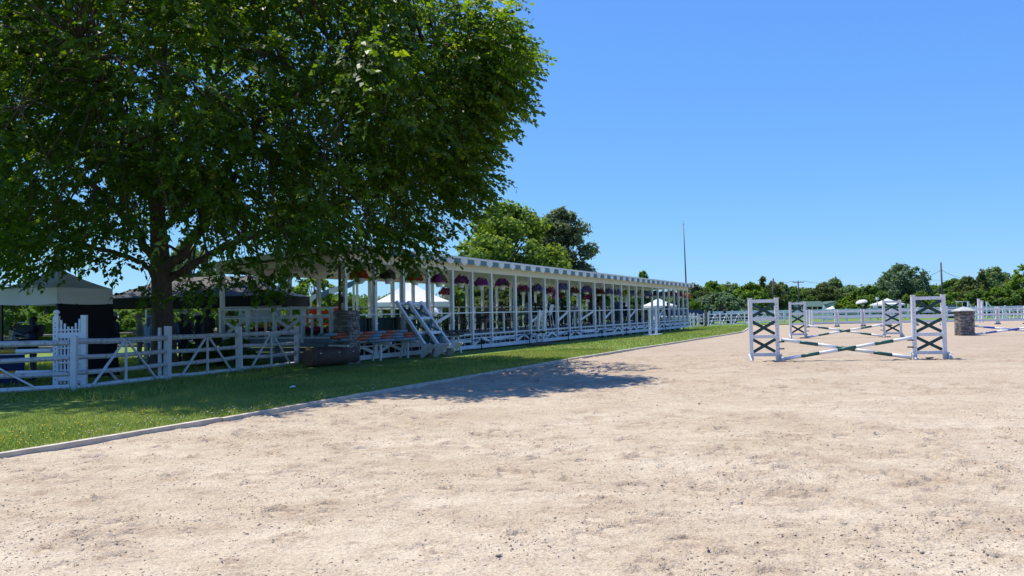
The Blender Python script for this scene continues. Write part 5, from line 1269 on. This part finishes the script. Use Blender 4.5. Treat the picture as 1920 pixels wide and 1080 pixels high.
p1 = at(1498, 160, h1-.1)
wire('overhead wire running left from the crossarm pole', p1+Vector((-1, 0, 0)), at(1300, 175, hgt(536, 1300, 175)), .8, .03); wire('overhead wire running right from the crossarm pole to the oak', p1+Vector((1, 0, 0)), at(1660, 172, hgt(531, 1660, 172)), .7, .03)
wire('wire descending left from the crossarm pole to the leaning pole', p1+Vector((-.5, 0, -1)), at(1452, 113, hgt(534, 1452, 113)), .5, .02)
p3 = at(1767.5, 100, hgt(506, 1768, 100)); wire('guy wire falling left from the tall bare pole', p3, at(1733, 100, hgt(520, 1733, 100)), .1, .022); wire('guy wire falling right from the tall bare pole', p3, at(1802, 100, hgt(521, 1802, 100)), .1, .022)
wire('distant wire behind the tall bare pole', at(1725, 170, hgt(522, 1725, 170)), at(1830, 172, hgt(525, 1830, 172)), .3, .02)
# flagpole
fp = thing('flagpole', 'slim bare flagpole rising beyond the far end of the stand', 'flagpole', at(1288, 67), 0)
hf = hgt(420, 1283, 67); tube('shaft', [(0, 0, 0), (-.03, 0, hf*.5), (-.12, 0, hf)], [.085, .065, .035], mat('flagpole_grey', (.13, .13, .135), .5, .1, 4), fp, 10)
MB().lathe([(.001, 0), (.05, .03), (.05, .07), (.001, .10)], STEEL, 10).build('finial', fp, loc=(-.12, 0, hf)); tube('spike', [(-.12, 0, hf+.1), (-.12, 0, hf+.45)], .012, STEEL, fp, 5)
# umbrellas
def umbrella(label, loc, r, h, cols, tilt=0.0, rise=.42, rz=0):
    t = thing('umbrella', label, 'umbrella', loc, rz); n = 8
    M_ = Matrix.Rotation(tilt, 3, 'Y')
    for k in range(n):
        mb = MB(); P = []
        for j in range(6):
            f = j/5; a = math.pi/2*f
            for q in range(4):
                an = 2*math.pi*(k+q/3)/n; sc = 1-.05*math.sin(math.pi*q/3)*f
                P.append(M_ @ Vector((r*math.sin(a)*math.cos(an)*sc, r*math.sin(a)*math.sin(an)*sc, rise*(math.cos(a)-1)))+Vector((0, 0, h)))
        mb.add(P, [(j*4+q, j*4+q+1, (j+1)*4+q+1, (j+1)*4+q) for j in range(5) for q in range(3)], cols[k % len(cols)], True); mb.build('panel', t)
    tube('shaft', [Vector((0, 0, h))+M_ @ Vector((0, 0, -1.0)), Vector((0, 0, h))+M_ @ Vector((0, 0, .06))], .012, STEEL, t, 6)
    return t
up_ = at(1615, 74); umbrella('white umbrella held over a person beyond the far jump panels', up_, .56, hgt(562, 1615, 74), [TENTW], R(-10), .30)
umbrella('striped red, white and blue parasol seen through the stand', at(812, 46), .75, 1.95, [TENTW, mat('parasol_red', (.5, .06, .07), .7), TENTW, mat('parasol_blue', (.08, .12, .4), .7)], R(15), .5)

# ================================================================ FURNITURE ON THE DECK
def make_chair(m):
    t = thing('terrace_chair', 'x', 'chair', (0, 0, 0), 0, 'dark chairs on the stand deck')
    box('seat', (0, 0, .43), (.46, .46, .035), m, t)
    for x in (-.21, .21):
        tube('leg', [(x, -.21, 0), (x, -.20, .62), (x, -.16, .66), (x, .18, .66)], .018, m, t, 6); tube('leg', [(x, .25, 0), (x, .20, .45), (x, .26, .88)], .018, m, t, 6)
    tube('back_top', [(-.21, .26, .88), (0, .27, .91), (.21, .26, .88)], .02, m, t, 6)
    for k in range(5): beam('back_slat', (-.15+k*.075, .215, .45), (-.15+k*.075, .262, .885), .04, .012, m, t, up=(0, 1, 0))
    return t
def make_table(m):
    t = thing('terrace_table', 'x', 'table', (0, 0, 0), 0, 'dark tables on the stand deck')
    MB().lathe([(.001, .70), (.42, .70), (.44, .715), (.42, .73), (.001, .73)], m, 20).build('table_top', t)
    for a in range(4):
        an = a*math.pi/2+.78; tube('leg', [(.36*math.cos(an), .36*math.sin(an), 0), (.08*math.cos(an), .08*math.sin(an), .40), (.30*math.cos(an), .30*math.sin(an), .70)], .02, m, t, 6)
    return t
CH = make_chair(BLACK); TB = make_table(mat('dark_green_resin', (.014, .035, .03), .5, .2, 4))
nth = ['first', 'second', 'third', 'fourth', 'fifth', 'sixth', 'seventh', 'eighth', 'ninth', 'tenth', 'eleventh', 'twelfth', 'thirteenth', 'fourteenth', 'fifteenth', 'sixteenth']
TS = [FS[5]-.3, FS[6]+.5, FS[7]+.75, FS[9]+.5, FS[11]+.2, FS[12]+1.1, FS[14]+.5, FS[16]+.3, FS[18]+.4, FS[20]+.4, FS[22]+.6, FS[24]+.9]
CHS = []
for i, s in enumerate(TS):
    o = TB if i == 0 else copy_tree(TB); o.location = VW(s, 1.45, zf(s)+.002); o.rotation_euler = (0, 0, VA+.3*i)
    o['label'] = 'dark green table on the stand deck, %s from the left' % nth[i]
    for j, (ds, dt, rz) in enumerate(((-.72, .05, 90), (.72, -.05, -90), (0.05, .75, 0))):
        if j == 2 and i % 2: continue
        c = CH if not CHS else copy_tree(CH); c.location = VW(s+ds, 1.45+dt, zf(s)+.002); c.rotation_euler = (0, 0, VA+R(rz)+.15*math.sin(i*3+j)); CHS.append(c)
        c['label'] = 'black slatted chair %s the %s table from the left on the stand deck' % (['left of', 'right of', 'behind'][j], nth[i])
wch = make_chair(WHITE); wch.name = 'folding_chair'; wch.location = VW(FS[9]+.75, .75, zf(9)+.002); wch.rotation_euler = (0, 0, VA+R(180)); wch['label'] = 'white folding chair at the front of the stand behind the grey haired person'; wch['group'] = 'white chairs on the deck'
sb_ = thing('notice_board', 'pale printed board standing on the deck left of the empty black chairs', 'notice board', VW(FS[3]+1.05, .8, zf(5)), VA)
box('board', (0, 0, .52), (.62, .03, .75), mat('faded_print', (.42, .44, .46), .6, .5, 3, c2=(.30, .24, .24)), sb_); box('stand_foot', (0, 0, .06), (.5, .3, .04), STEEL, sb_); beam('upright', (0, .03, .05), (0, .03, .9), .04, .03, STEEL, sb_)
es = thing('easel_sign', 'white folded easel sign leaning inside the stand rail', 'sign', VW(FS[10]+.35, .5, zf(10)), VA); MB().box((0, 0, .95), (.42, .02, .55), WHITE, Matrix.Rotation(R(14), 3, 'X')).build('sheet', es)
for x in (-.2, .2): beam('leg', (x, -.1, 0), (x*.6, .05, .9), .03, .03, WHITE, es)

# ================================================================ PEOPLE
SK = [mat('skin_a', (.52, .32, .23), .55, .08, 6), mat('skin_b', (.40, .23, .15), .55, .08, 6), mat('skin_c', (.56, .36, .27), .55, .08, 6)]
def cloth(c): return mat('cloth_%d_%d_%d' % tuple(int(x*255) for x in c), c, .85, .18, 7, .3, bscale=14)
HAIRC = {'black': (.010, .008, .007), 'brown': (.045, .026, .016), 'grey': (.30, .29, .28), 'white': (.5, .49, .46), 'blond': (.30, .20, .10)}
def hairm(c): return mat('hair_'+c, HAIRC[c], .6, .4, 30, .4)
EYE = mat('eye_dark', (.01, .01, .01), .2, .1, 3); LIP = mat('lip', (.25, .08, .07), .5, .1, 3)
PEOPLE = []
def capsule(mb, p0, p1, r0, r1, m):
    p0, p1 = Vector(p0), Vector(p1); d = (p1-p0)
    if d.length < 1e-4: d = Vector((0, 0, 1e-3))
    u = d.normalized(); pts = []; rs_ = []
    for a in (-90, -60, -30, 0): pts.append(p0+u*(r0*math.sin(R(a)))); rs_.append(max(r0*math.cos(R(a)), .002))
    for a in (0, 30, 60, 90): pts.append(p1+u*(r1*math.sin(R(a)))); rs_.append(max(r1*math.cos(R(a)), .002))
    if d.length < .002: pts.pop(4); rs_.pop(4)
    mb.tube(pts, rs_, m, 12)
def person(label, loc, rz, pose='stand', height=1.72, top=(.02, .02, .02), bottom=(.03, .04, .08), skin=0, hair='brown', long_hair=False, hat=None, sleeve='short', legs='long', lean=0, armL=None, armR=None, yaw=0, group=None, nod=0, shoes=(.03, .03, .03), build=1.0, plaid=False, lie=0):
    k = height/1.75; TOP = cloth(top); BOT = cloth(bottom); SKN = SK[skin]; SHOE = cloth(shoes)
    if plaid:
        TOP = mat('plaid_shirt', (.10, .11, .13), .85)
        t_ = TOP.node_tree; b_ = t_.nodes['Principled BSDF']; tc = t_.nodes.new('ShaderNodeTexCoord'); cols_ = []
        for ax in ('X', 'Z'):
            w_ = t_.nodes.new('ShaderNodeTexWave'); w_.bands_direction = ax; w_.inputs['Scale'].default_value = 9; t_.links.new(tc.outputs['Object'], w_.inputs['Vector']); cols_.append(w_)
        ad = t_.nodes.new('ShaderNodeMath'); ad.operation = 'ADD'; t_.links.new(cols_[0].outputs['Fac'], ad.inputs[0]); t_.links.new(cols_[1].outputs['Fac'], ad.inputs[1])
        rp = t_.nodes.new('ShaderNodeValToRGB'); rp.color_ramp.elements[0].color = (.03, .035, .06, 1); rp.color_ramp.elements[1].color = (.35, .34, .36, 1); rp.color_ramp.elements[0].position = .35; rp.color_ramp.elements[1].position = .9
        hm = t_.nodes.new('ShaderNodeMath'); hm.operation = 'MULTIPLY'; hm.inputs[1].default_value = .5; t_.links.new(ad.outputs[0], hm.inputs[0]); t_.links.new(hm.outputs[0], rp.inputs[0]); t_.links.new(rp.outputs[0], b_.inputs['Base Color'])
    sit = pose == 'sit'; pz = .93 if not sit else .53
    pr = []                     # (p0, p1, r0, r1, material)
    LM_ = Matrix.Rotation(R(lean), 4, 'X'); B = Vector((0, 0, pz))
    def T(p): return (LM_ @ Vector(p))+B      # torso space: origin at the pelvis, leaning forward (-Y)
    w = build
    for sx in (-1, 1):
        pr.append((T((sx*.065*w, 0, .02)), T((sx*.05*w, 0, .18)), .115*w, .105*w, BOT if True else TOP)); pr.append((T((sx*.05*w, .0, .16)), T((sx*.075*w, .0, .38)), .110*w, .105*w, TOP))
    pr.append((T((-.15, .01, .475)), T((.15, .01, .475)), .062, .062, TOP)); pr.append((T((0, .0, .40)), T((0, .005, .50)), .11, .07, TOP))
    pr.append((T((0, .005, .50)), T((0, -.01, .60)), .056, .052, SKN))
    HM = LM_ @ Matrix.Translation((0, -.005, .60)) @ Matrix.Rotation(R(yaw), 4, 'Z') @ Matrix.Rotation(R(nod), 4, 'X')
    def Hd(p): return (HM @ Vector(p))+B
    pr += [(Hd((0, .012, .10)), Hd((0, .018, .135)), .086, .088, SKN), (Hd((0, -.028, .05)), Hd((0, -.022, .10)), .058, .068, SKN), (Hd((0, -.098, .075)), Hd((0, -.085, .105)), .013, .010, SKN)]
    for sx in (-1, 1): pr.append((Hd((sx*.083, .01, .075)), Hd((sx*.085, .012, .105)), .014, .017, SKN))
    # legs
    for sx in (-1, 1):
        hip = B+Vector((sx*.09, 0, 0))
        if sit: knee = hip+Vector((sx*.03, -.43, .02)); ank = knee+Vector((0, -.02+.1*(sx*.5), -.43)); ank.z = .085
        else: knee = Vector((sx*.095, -.015, .50)); ank = Vector((sx*.10, .02+(.05*sx if pose == 'walk' else 0), .085))
        if pose == 'walk': knee = Vector((sx*.09, -.08*sx-.02, .50)); ank = Vector((sx*.09, -.20*sx, .09))
        pr.append((hip, knee, .088*w, .060, BOT))
        pr.append((knee, ank, .058, .040, BOT if legs == 'long' else SKN)); pr.append((ank+Vector((0, .02, -.035)), ank+Vector((sx*.015, -.15, -.045)), .042, .034, SHOE))
    hands = []
    for sx, arm in ((-1, armL), (1, armR)):
        sh = T((sx*.19, .01, .465))
        if arm is None: arm = ((.05, .0, -.28), (.02, -.08, -.50)) if not sit else ((.05, -.06, -.26), (-.06, -.30, -.27))
        el = sh+Vector((sx*arm[0][0], arm[0][1], arm[0][2])); wr = sh+Vector((sx*arm[1][0], arm[1][1], arm[1][2]))
        pr.append((sh, sh.lerp(el, .62), .056*w, .046, TOP)); pr.append((sh.lerp(el, .6), el, .044, .040, TOP if sleeve == 'long' else SKN)); pr.append((el, wr, .038, .027, TOP if sleeve == 'long' else SKN)); hands.append((el, wr, sx))
    root = thing('person', label, 'person', loc, rz, group); root.scale = (k, k, k)
    mb = MB()
    for p0, p1, r0, r1, m in pr: capsule(mb, p0, p1, r0, r1, m)
    me = bpy.data.meshes.new('body'); me.from_pydata(mb.v, [], mb.f); me.update()
    o = link('body', me, root); md = o.modifiers.new('r', 'REMESH'); md.mode = 'VOXEL'; md.voxel_size = .021; sm = o.modifiers.new('s', 'SMOOTH'); sm.factor = .5; sm.iterations = 3
    PEOPLE.append((o, pr, hands, SKN))
    # features: eyes, mouth, hair, hat are separate parts
    for sx in (-1, 1): MB().box(Hd((sx*.032, -.083, .108)), (.022, .012, .012), EYE).build('eye', root)
    MB().box(Hd((0, -.083, .045)), (.04, .012, .010), LIP).build('mouth', root)
    hmb = MB(); prof = []; n = 14; V = []; F = []
    for j in range(9):
        th = R(2+j*13)
        for i in range(n):
            a = 2*math.pi*i/n; front = max(0, -math.sin(a)); cut = 1.0
            th2 = min(th, R(62)+R(58)*(1-front)**1.0) ; rr_ = .100+.004*math.sin(i*2.7+j)
            V.append(Hd((rr_*math.sin(th2)*math.cos(a)*.95, .016+rr_*math.sin(th2)*math.sin(a)*1.06, .118+rr_*math.cos(th2)*1.06)))
    for j in range(8):
        for i in range(n): F.append((j*n+i, (j+1)*n+i, (j+1)*n+(i+1) % n, j*n+(i+1) % n))
    hmb.add(V, F, hairm(hair), True)
    if long_hair: capsule(hmb, Hd((0, .085, .06)), Hd((0, .11, -.16)), .06, .035, hairm(hair))
    hmb.build('hair', root)
    if hat:
        kind, c = hat; hm_ = cloth(c); hb = MB(); V = []; F = []; n = 18
        prof = [(.001, .235), (.06, .232), (.10, .20), (.108, .145), (.110, .135)] if kind == 'cap' else [(.001, .25), (.07, .25), (.10, .235), (.108, .15), (.20, .135), (.205, .128)]
        for (r_, z) in prof:
            for i in range(n):
                a = 2*math.pi*i/n; V.append(Hd((r_*math.cos(a), .014+r_*math.sin(a)*1.05, z)))
        for j in range(len(prof)-1):
            for i in range(n): F.append((j*n+i, j*n+(i+1) % n, (j+1)*n+(i+1) % n, (j+1)*n+i))
        hb.add(V, F, hm_, True); h_ = hb.build('hat', root)
        if kind == 'cap':
            V = [Hd((.10*math.cos(a), .014-.10*math.sin(a)-q*.085*math.sin(a), .142-.012*q)) for q in (0, 1) for a in [math.pi*i/8 for i in range(9)]]
            MB().add(V, [(i, i+1, 10+i, 9+i) for i in range(8)], hm_).build('peak', h_)
    return root
def finish_people():
    bpy.context.view_layer.update(); dg = bpy.context.evaluated_depsgraph_get()
    for o, pr, hands, SKN in PEOPLE:
        me = bpy.data.meshes.new_from_object(o.evaluated_get(dg)); n = len(me.polygons)
        mats = []
        for p in pr:
            if p[4] not in mats: mats.append(p[4])
        cen = np.empty(n*3, np.float32); me.polygons.foreach_get('center', cen); cen = cen.reshape(-1, 3); best = np.full(n, 1e9); mi = np.zeros(n, np.int32)
        for p0, p1, r0, r1, m in pr:
            a, b = np.array(p0), np.array(p1); d = b-a; L2 = max(d@d, 1e-9); t_ = np.clip(((cen-a)@d)/L2, 0, 1)
            dist = np.linalg.norm(cen-(a+t_[:, None]*d), axis=1)-(r0+(r1-r0)*t_); s_ = dist < best; best[s_] = dist[s_]; mi[s_] = mats.index(m)
        # hands with palm, four fingers and a thumb, rooted inside the wrist
        bm = bmesh.new(); bm.from_mesh(me)
        for f, m_ in zip(bm.faces, mi): f.material_index = int(m_); f.smooth = True
        if SKN not in mats: mats.append(SKN)
        hb = MB()
        for el, wr, sx in hands:
            d = (wr-el).normalized(); side = d.cross(Vector((0, 0, 1)) if abs(d.z) < .8 else Vector((0, 1, 0))).normalized(); nn = side.cross(d)
            hb.tube([wr-d*.02, wr+d*.03, wr+d*.085], [.026, .036, .034], SKN, 8)
            for q in range(4):
                b0 = wr+d*.08+side*((q-1.5)*.018); ln = (.062, .072, .068, .052)[q]
                hb.tube([b0, b0+d*ln*.5+nn*-.006, b0+d*ln*.85+nn*-.028], [.0095, .009, .007], SKN, 6)
            b0 = wr+d*.03+side*(sx*.028); hb.tube([b0, b0+side*(sx*.028)+d*.03, b0+side*(sx*.034)+d*.06-nn*.012], [.011, .010, .008], SKN, 6)
        vm = [bm.verts.new(v) for v in hb.v]; bm.verts.ensure_lookup_table()
        for f in hb.f:
            try: nf = bm.faces.new([vm[i] for i in f]); nf.material_index = mats.index(SKN); nf.smooth = True
            except ValueError: pass
        bm.to_mesh(me); bm.free(); me.materials.clear()
        for m in mats: me.materials.append(m)
        o.modifiers.clear(); o.data = me
REACH = ((.06, -.14, -.20), (.0, -.40, -.16)); HOLD = ((.05, -.05, -.27), (-.10, -.26, -.22)); UPA = ((.10, -.12, -.18), (-.02, -.28, .02))
# at the grill
person('person in plaid shirt with dark hair in a bun tending the grill', at(63, 19.5), R(-70), 'stand', 1.60, (.1, .1, .1), (.03, .035, .06), 1, 'black', False, None, 'long', armL=REACH, armR=((.02, -.2, -.1), (-.05, -.48, .02)), plaid=True, nod=8)
# under the black canopy
G1 = 'people under the black canopy'
person('person in teal shirt with grey hair by the black side wall', at(211, 23.2), R(150), 'stand', 1.72, (.10, .27, .31), (.02, .025, .05), 0, 'grey', armR=HOLD, group=G1, build=1.08, lean=5)
person('person in straw hat and dark maroon top at the table', at(262, 24.6), R(-75), 'stand', 1.66, (.045, .012, .018), (.28, .29, .26), 0, 'grey', hat=('brim', (.42, .27, .10)), sleeve='long', armL=HOLD, armR=HOLD, group=G1, nod=12)
person('small person in light blue cap half hidden behind the trunk', at(281, 25.4), R(160), 'stand', 1.62, (.30, .33, .50), (.22, .35, .55), 2, 'blond', True, ('cap', (.25, .42, .60)), group=G1)
person('person with grey hair and black top just right of the trunk', at(322, 23.6), R(170), 'stand', 1.64, (.03, .028, .028), (.10, .15, .24), 0, 'grey', hat=('cap', (.30, .29, .26)), group=G1, armR=HOLD)
person('person in dark green T-shirt seen from behind', at(343, 24.2), R(185), 'stand', 1.64, (.02, .10, .08), (.02, .02, .03), 1, 'brown', group=G1, build=1.12, armL=HOLD)
person('person in white cap behind the green T-shirt', at(349, 27), R(20), 'stand', 1.72, (.5, .52, .55), (.1, .1, .1), 0, 'brown', hat=('cap', (.6, .6, .58)), group=G1)
person('person in white cap with long dark hair and black top', at(371, 25.2), R(-80), 'stand', 1.66, (.010, .010, .012), (.02, .02, .03), 0, 'black', True, ('cap', (.50, .50, .50)), group=G1, armL=REACH, nod=10)
person('bearded person in dark cap and black T-shirt facing the lawn', at(389, 28.2), R(15), 'stand', 1.80, (.012, .012, .014), (.05, .05, .06), 2, 'brown', hat=('cap', (.05, .06, .055)), group=G1, build=1.1, armR=HOLD)
person('person in pale pink top behind the left stand post', at(418, 28.0), R(170), 'stand', 1.5, (.40, .28, .25), (.1, .1, .12), 0, 'brown', group=G1)
# seated and standing on the deck
G2 = 'spectators on the viewing stand'
def on_deck(px, t, lab, face, pose='sit', **k):
    s = s_of(px, t); person(lab, VW(s, t, zf(s)+.003), VA+R(face), pose, group=G2, **k)
on_deck(918, .95, 'person with long dark hair and shorts seated under the purple baskets', -100, top=(.03, .015, .015), bottom=(.22, .14, .10), skin=0, hair='black', long_hair=True, legs='short', armR=UPA, armL=HOLD, height=1.72)
on_deck(941, 1.35, 'person in blue top and shorts seated facing right under the seventh basket', 80, top=(.12, .16, .34), bottom=(.25, .16, .12), skin=0, hair='black', legs='short', armL=HOLD, armR=HOLD)
on_deck(989, 1.9, 'white haired person in lavender seated left of the leaning standards', -60, top=(.40, .36, .52), bottom=(.3, .3, .32), hair='white', skin=2)
on_deck(1004, 2.2, 'person in tan top seated behind the leaning standards', 10, top=(.36, .20, .07), bottom=(.05, .05, .06), hair='brown', skin=1)
on_deck(1014, 1.7, 'person in black top seated just right of the leaning standards', 60, top=(.012, .012, .014), bottom=(.02, .02, .03), hair='grey', skin=0, hat=('cap', (.10, .12, .16)))
on_deck(1031, 1.35, 'grey haired person in maroon seated on the white folding chair', 10, top=(.09, .012, .018), bottom=(.03, .03, .03), hair='grey', long_hair=True, skin=2)
on_deck(1054, 2.9, 'dark haired person in navy at the back of the stand', 30, 'stand', top=(.018, .028, .055), bottom=(.02, .02, .03), hair='black', skin=1, height=1.6)
on_deck(1077, 1.6, 'person with sunglasses and white shirt seated near the thirteenth basket', -40, top=(.52, .50, .46), bottom=(.3, .3, .3), hair='brown', skin=1, lean=6)
on_deck(1108, 2.8, 'person with dark hair at the back left of the crimson basket', 0, 'stand', top=(.30, .30, .28), bottom=(.05, .05, .06), hair='brown', skin=1, height=1.68)
on_deck(1132, 1.3, 'person in pale grey shirt bending over a table', -95, 'stand', top=(.48, .48, .48), bottom=(.20, .11, .08), hair='black', skin=1, lean=42, armL=REACH, armR=REACH, legs='short', height=1.72)
on_deck(1157, 1.25, 'person in light grey jacket leaning left at the yellow baskets', -80, 'stand', top=(.36, .38, .42), bottom=(.10, .12, .18), hair='blond', skin=2, lean=28, sleeve='long', height=1.7)
on_deck(1163, 3.0, 'dark haired person in pale top standing at the back', 10, 'stand', top=(.5, .5, .48), bottom=(.1, .1, .1), hair='black', skin=1, height=1.76)
on_deck(1171, 1.0, 'person in dark top with a white paper seated under the first yellow basket', -60, top=(.03, .035, .05), bottom=(.02, .025, .04), hair='brown', skin=1, legs='short', armR=HOLD)
on_deck(1190, 1.5, 'person in royal blue shirt seated between the yellow baskets', 30, top=(.02, .035, .25), bottom=(.03, .03, .05), hair='black', skin=1)
on_deck(1200, 1.1, 'person in blue shirt and khaki shorts under the second yellow basket', -20, top=(.03, .05, .30), bottom=(.28, .17, .06), hair='brown', skin=0, legs='short')
on_deck(1252, 1.2, 'person in dark clothing seated near the far end of the stand', -60, top=(.02, .02, .025), bottom=(.03, .03, .03), hair='black', skin=0)
# beyond
person('person in grey shirt and cap sitting behind the stand', at(822, 42, .25), R(-60), 'sit', 1.72, (.12, .16, .16), (.30, .30, .28), 0, 'brown', hat=('cap', (.4, .3, .25)), legs='short')
person('person with dark hair walking behind the white fan braced fence', at(1334, 76), R(75), 'walk', 1.62, (.014, .014, .016), (.03, .03, .04), 0, 'black', group='people beyond the white fence')
person('taller person in dark vest walking behind the white fan braced fence', at(1358.5, 76), R(95), 'walk', 1.80, (.03, .028, .028), (.03, .03, .04), 2, 'brown', group='people beyond the white fence')
person('person in white shirt standing under the white umbrella', at(1618.5, 74), R(10), 'stand', 1.66, (.55, .54, .52), (.10, .10, .12), 1, 'black', armL=((.08, -.10, -.2), (-.02, -.14, .12)), armR=HOLD, hat=('cap', (.55, .55, .52)))
person('person in orange shirt standing under the low white tent', at(1672, 91), R(20), 'stand', 1.6, (.45, .12, .03), (.1, .1, .12), 1, 'brown')
finish_people()
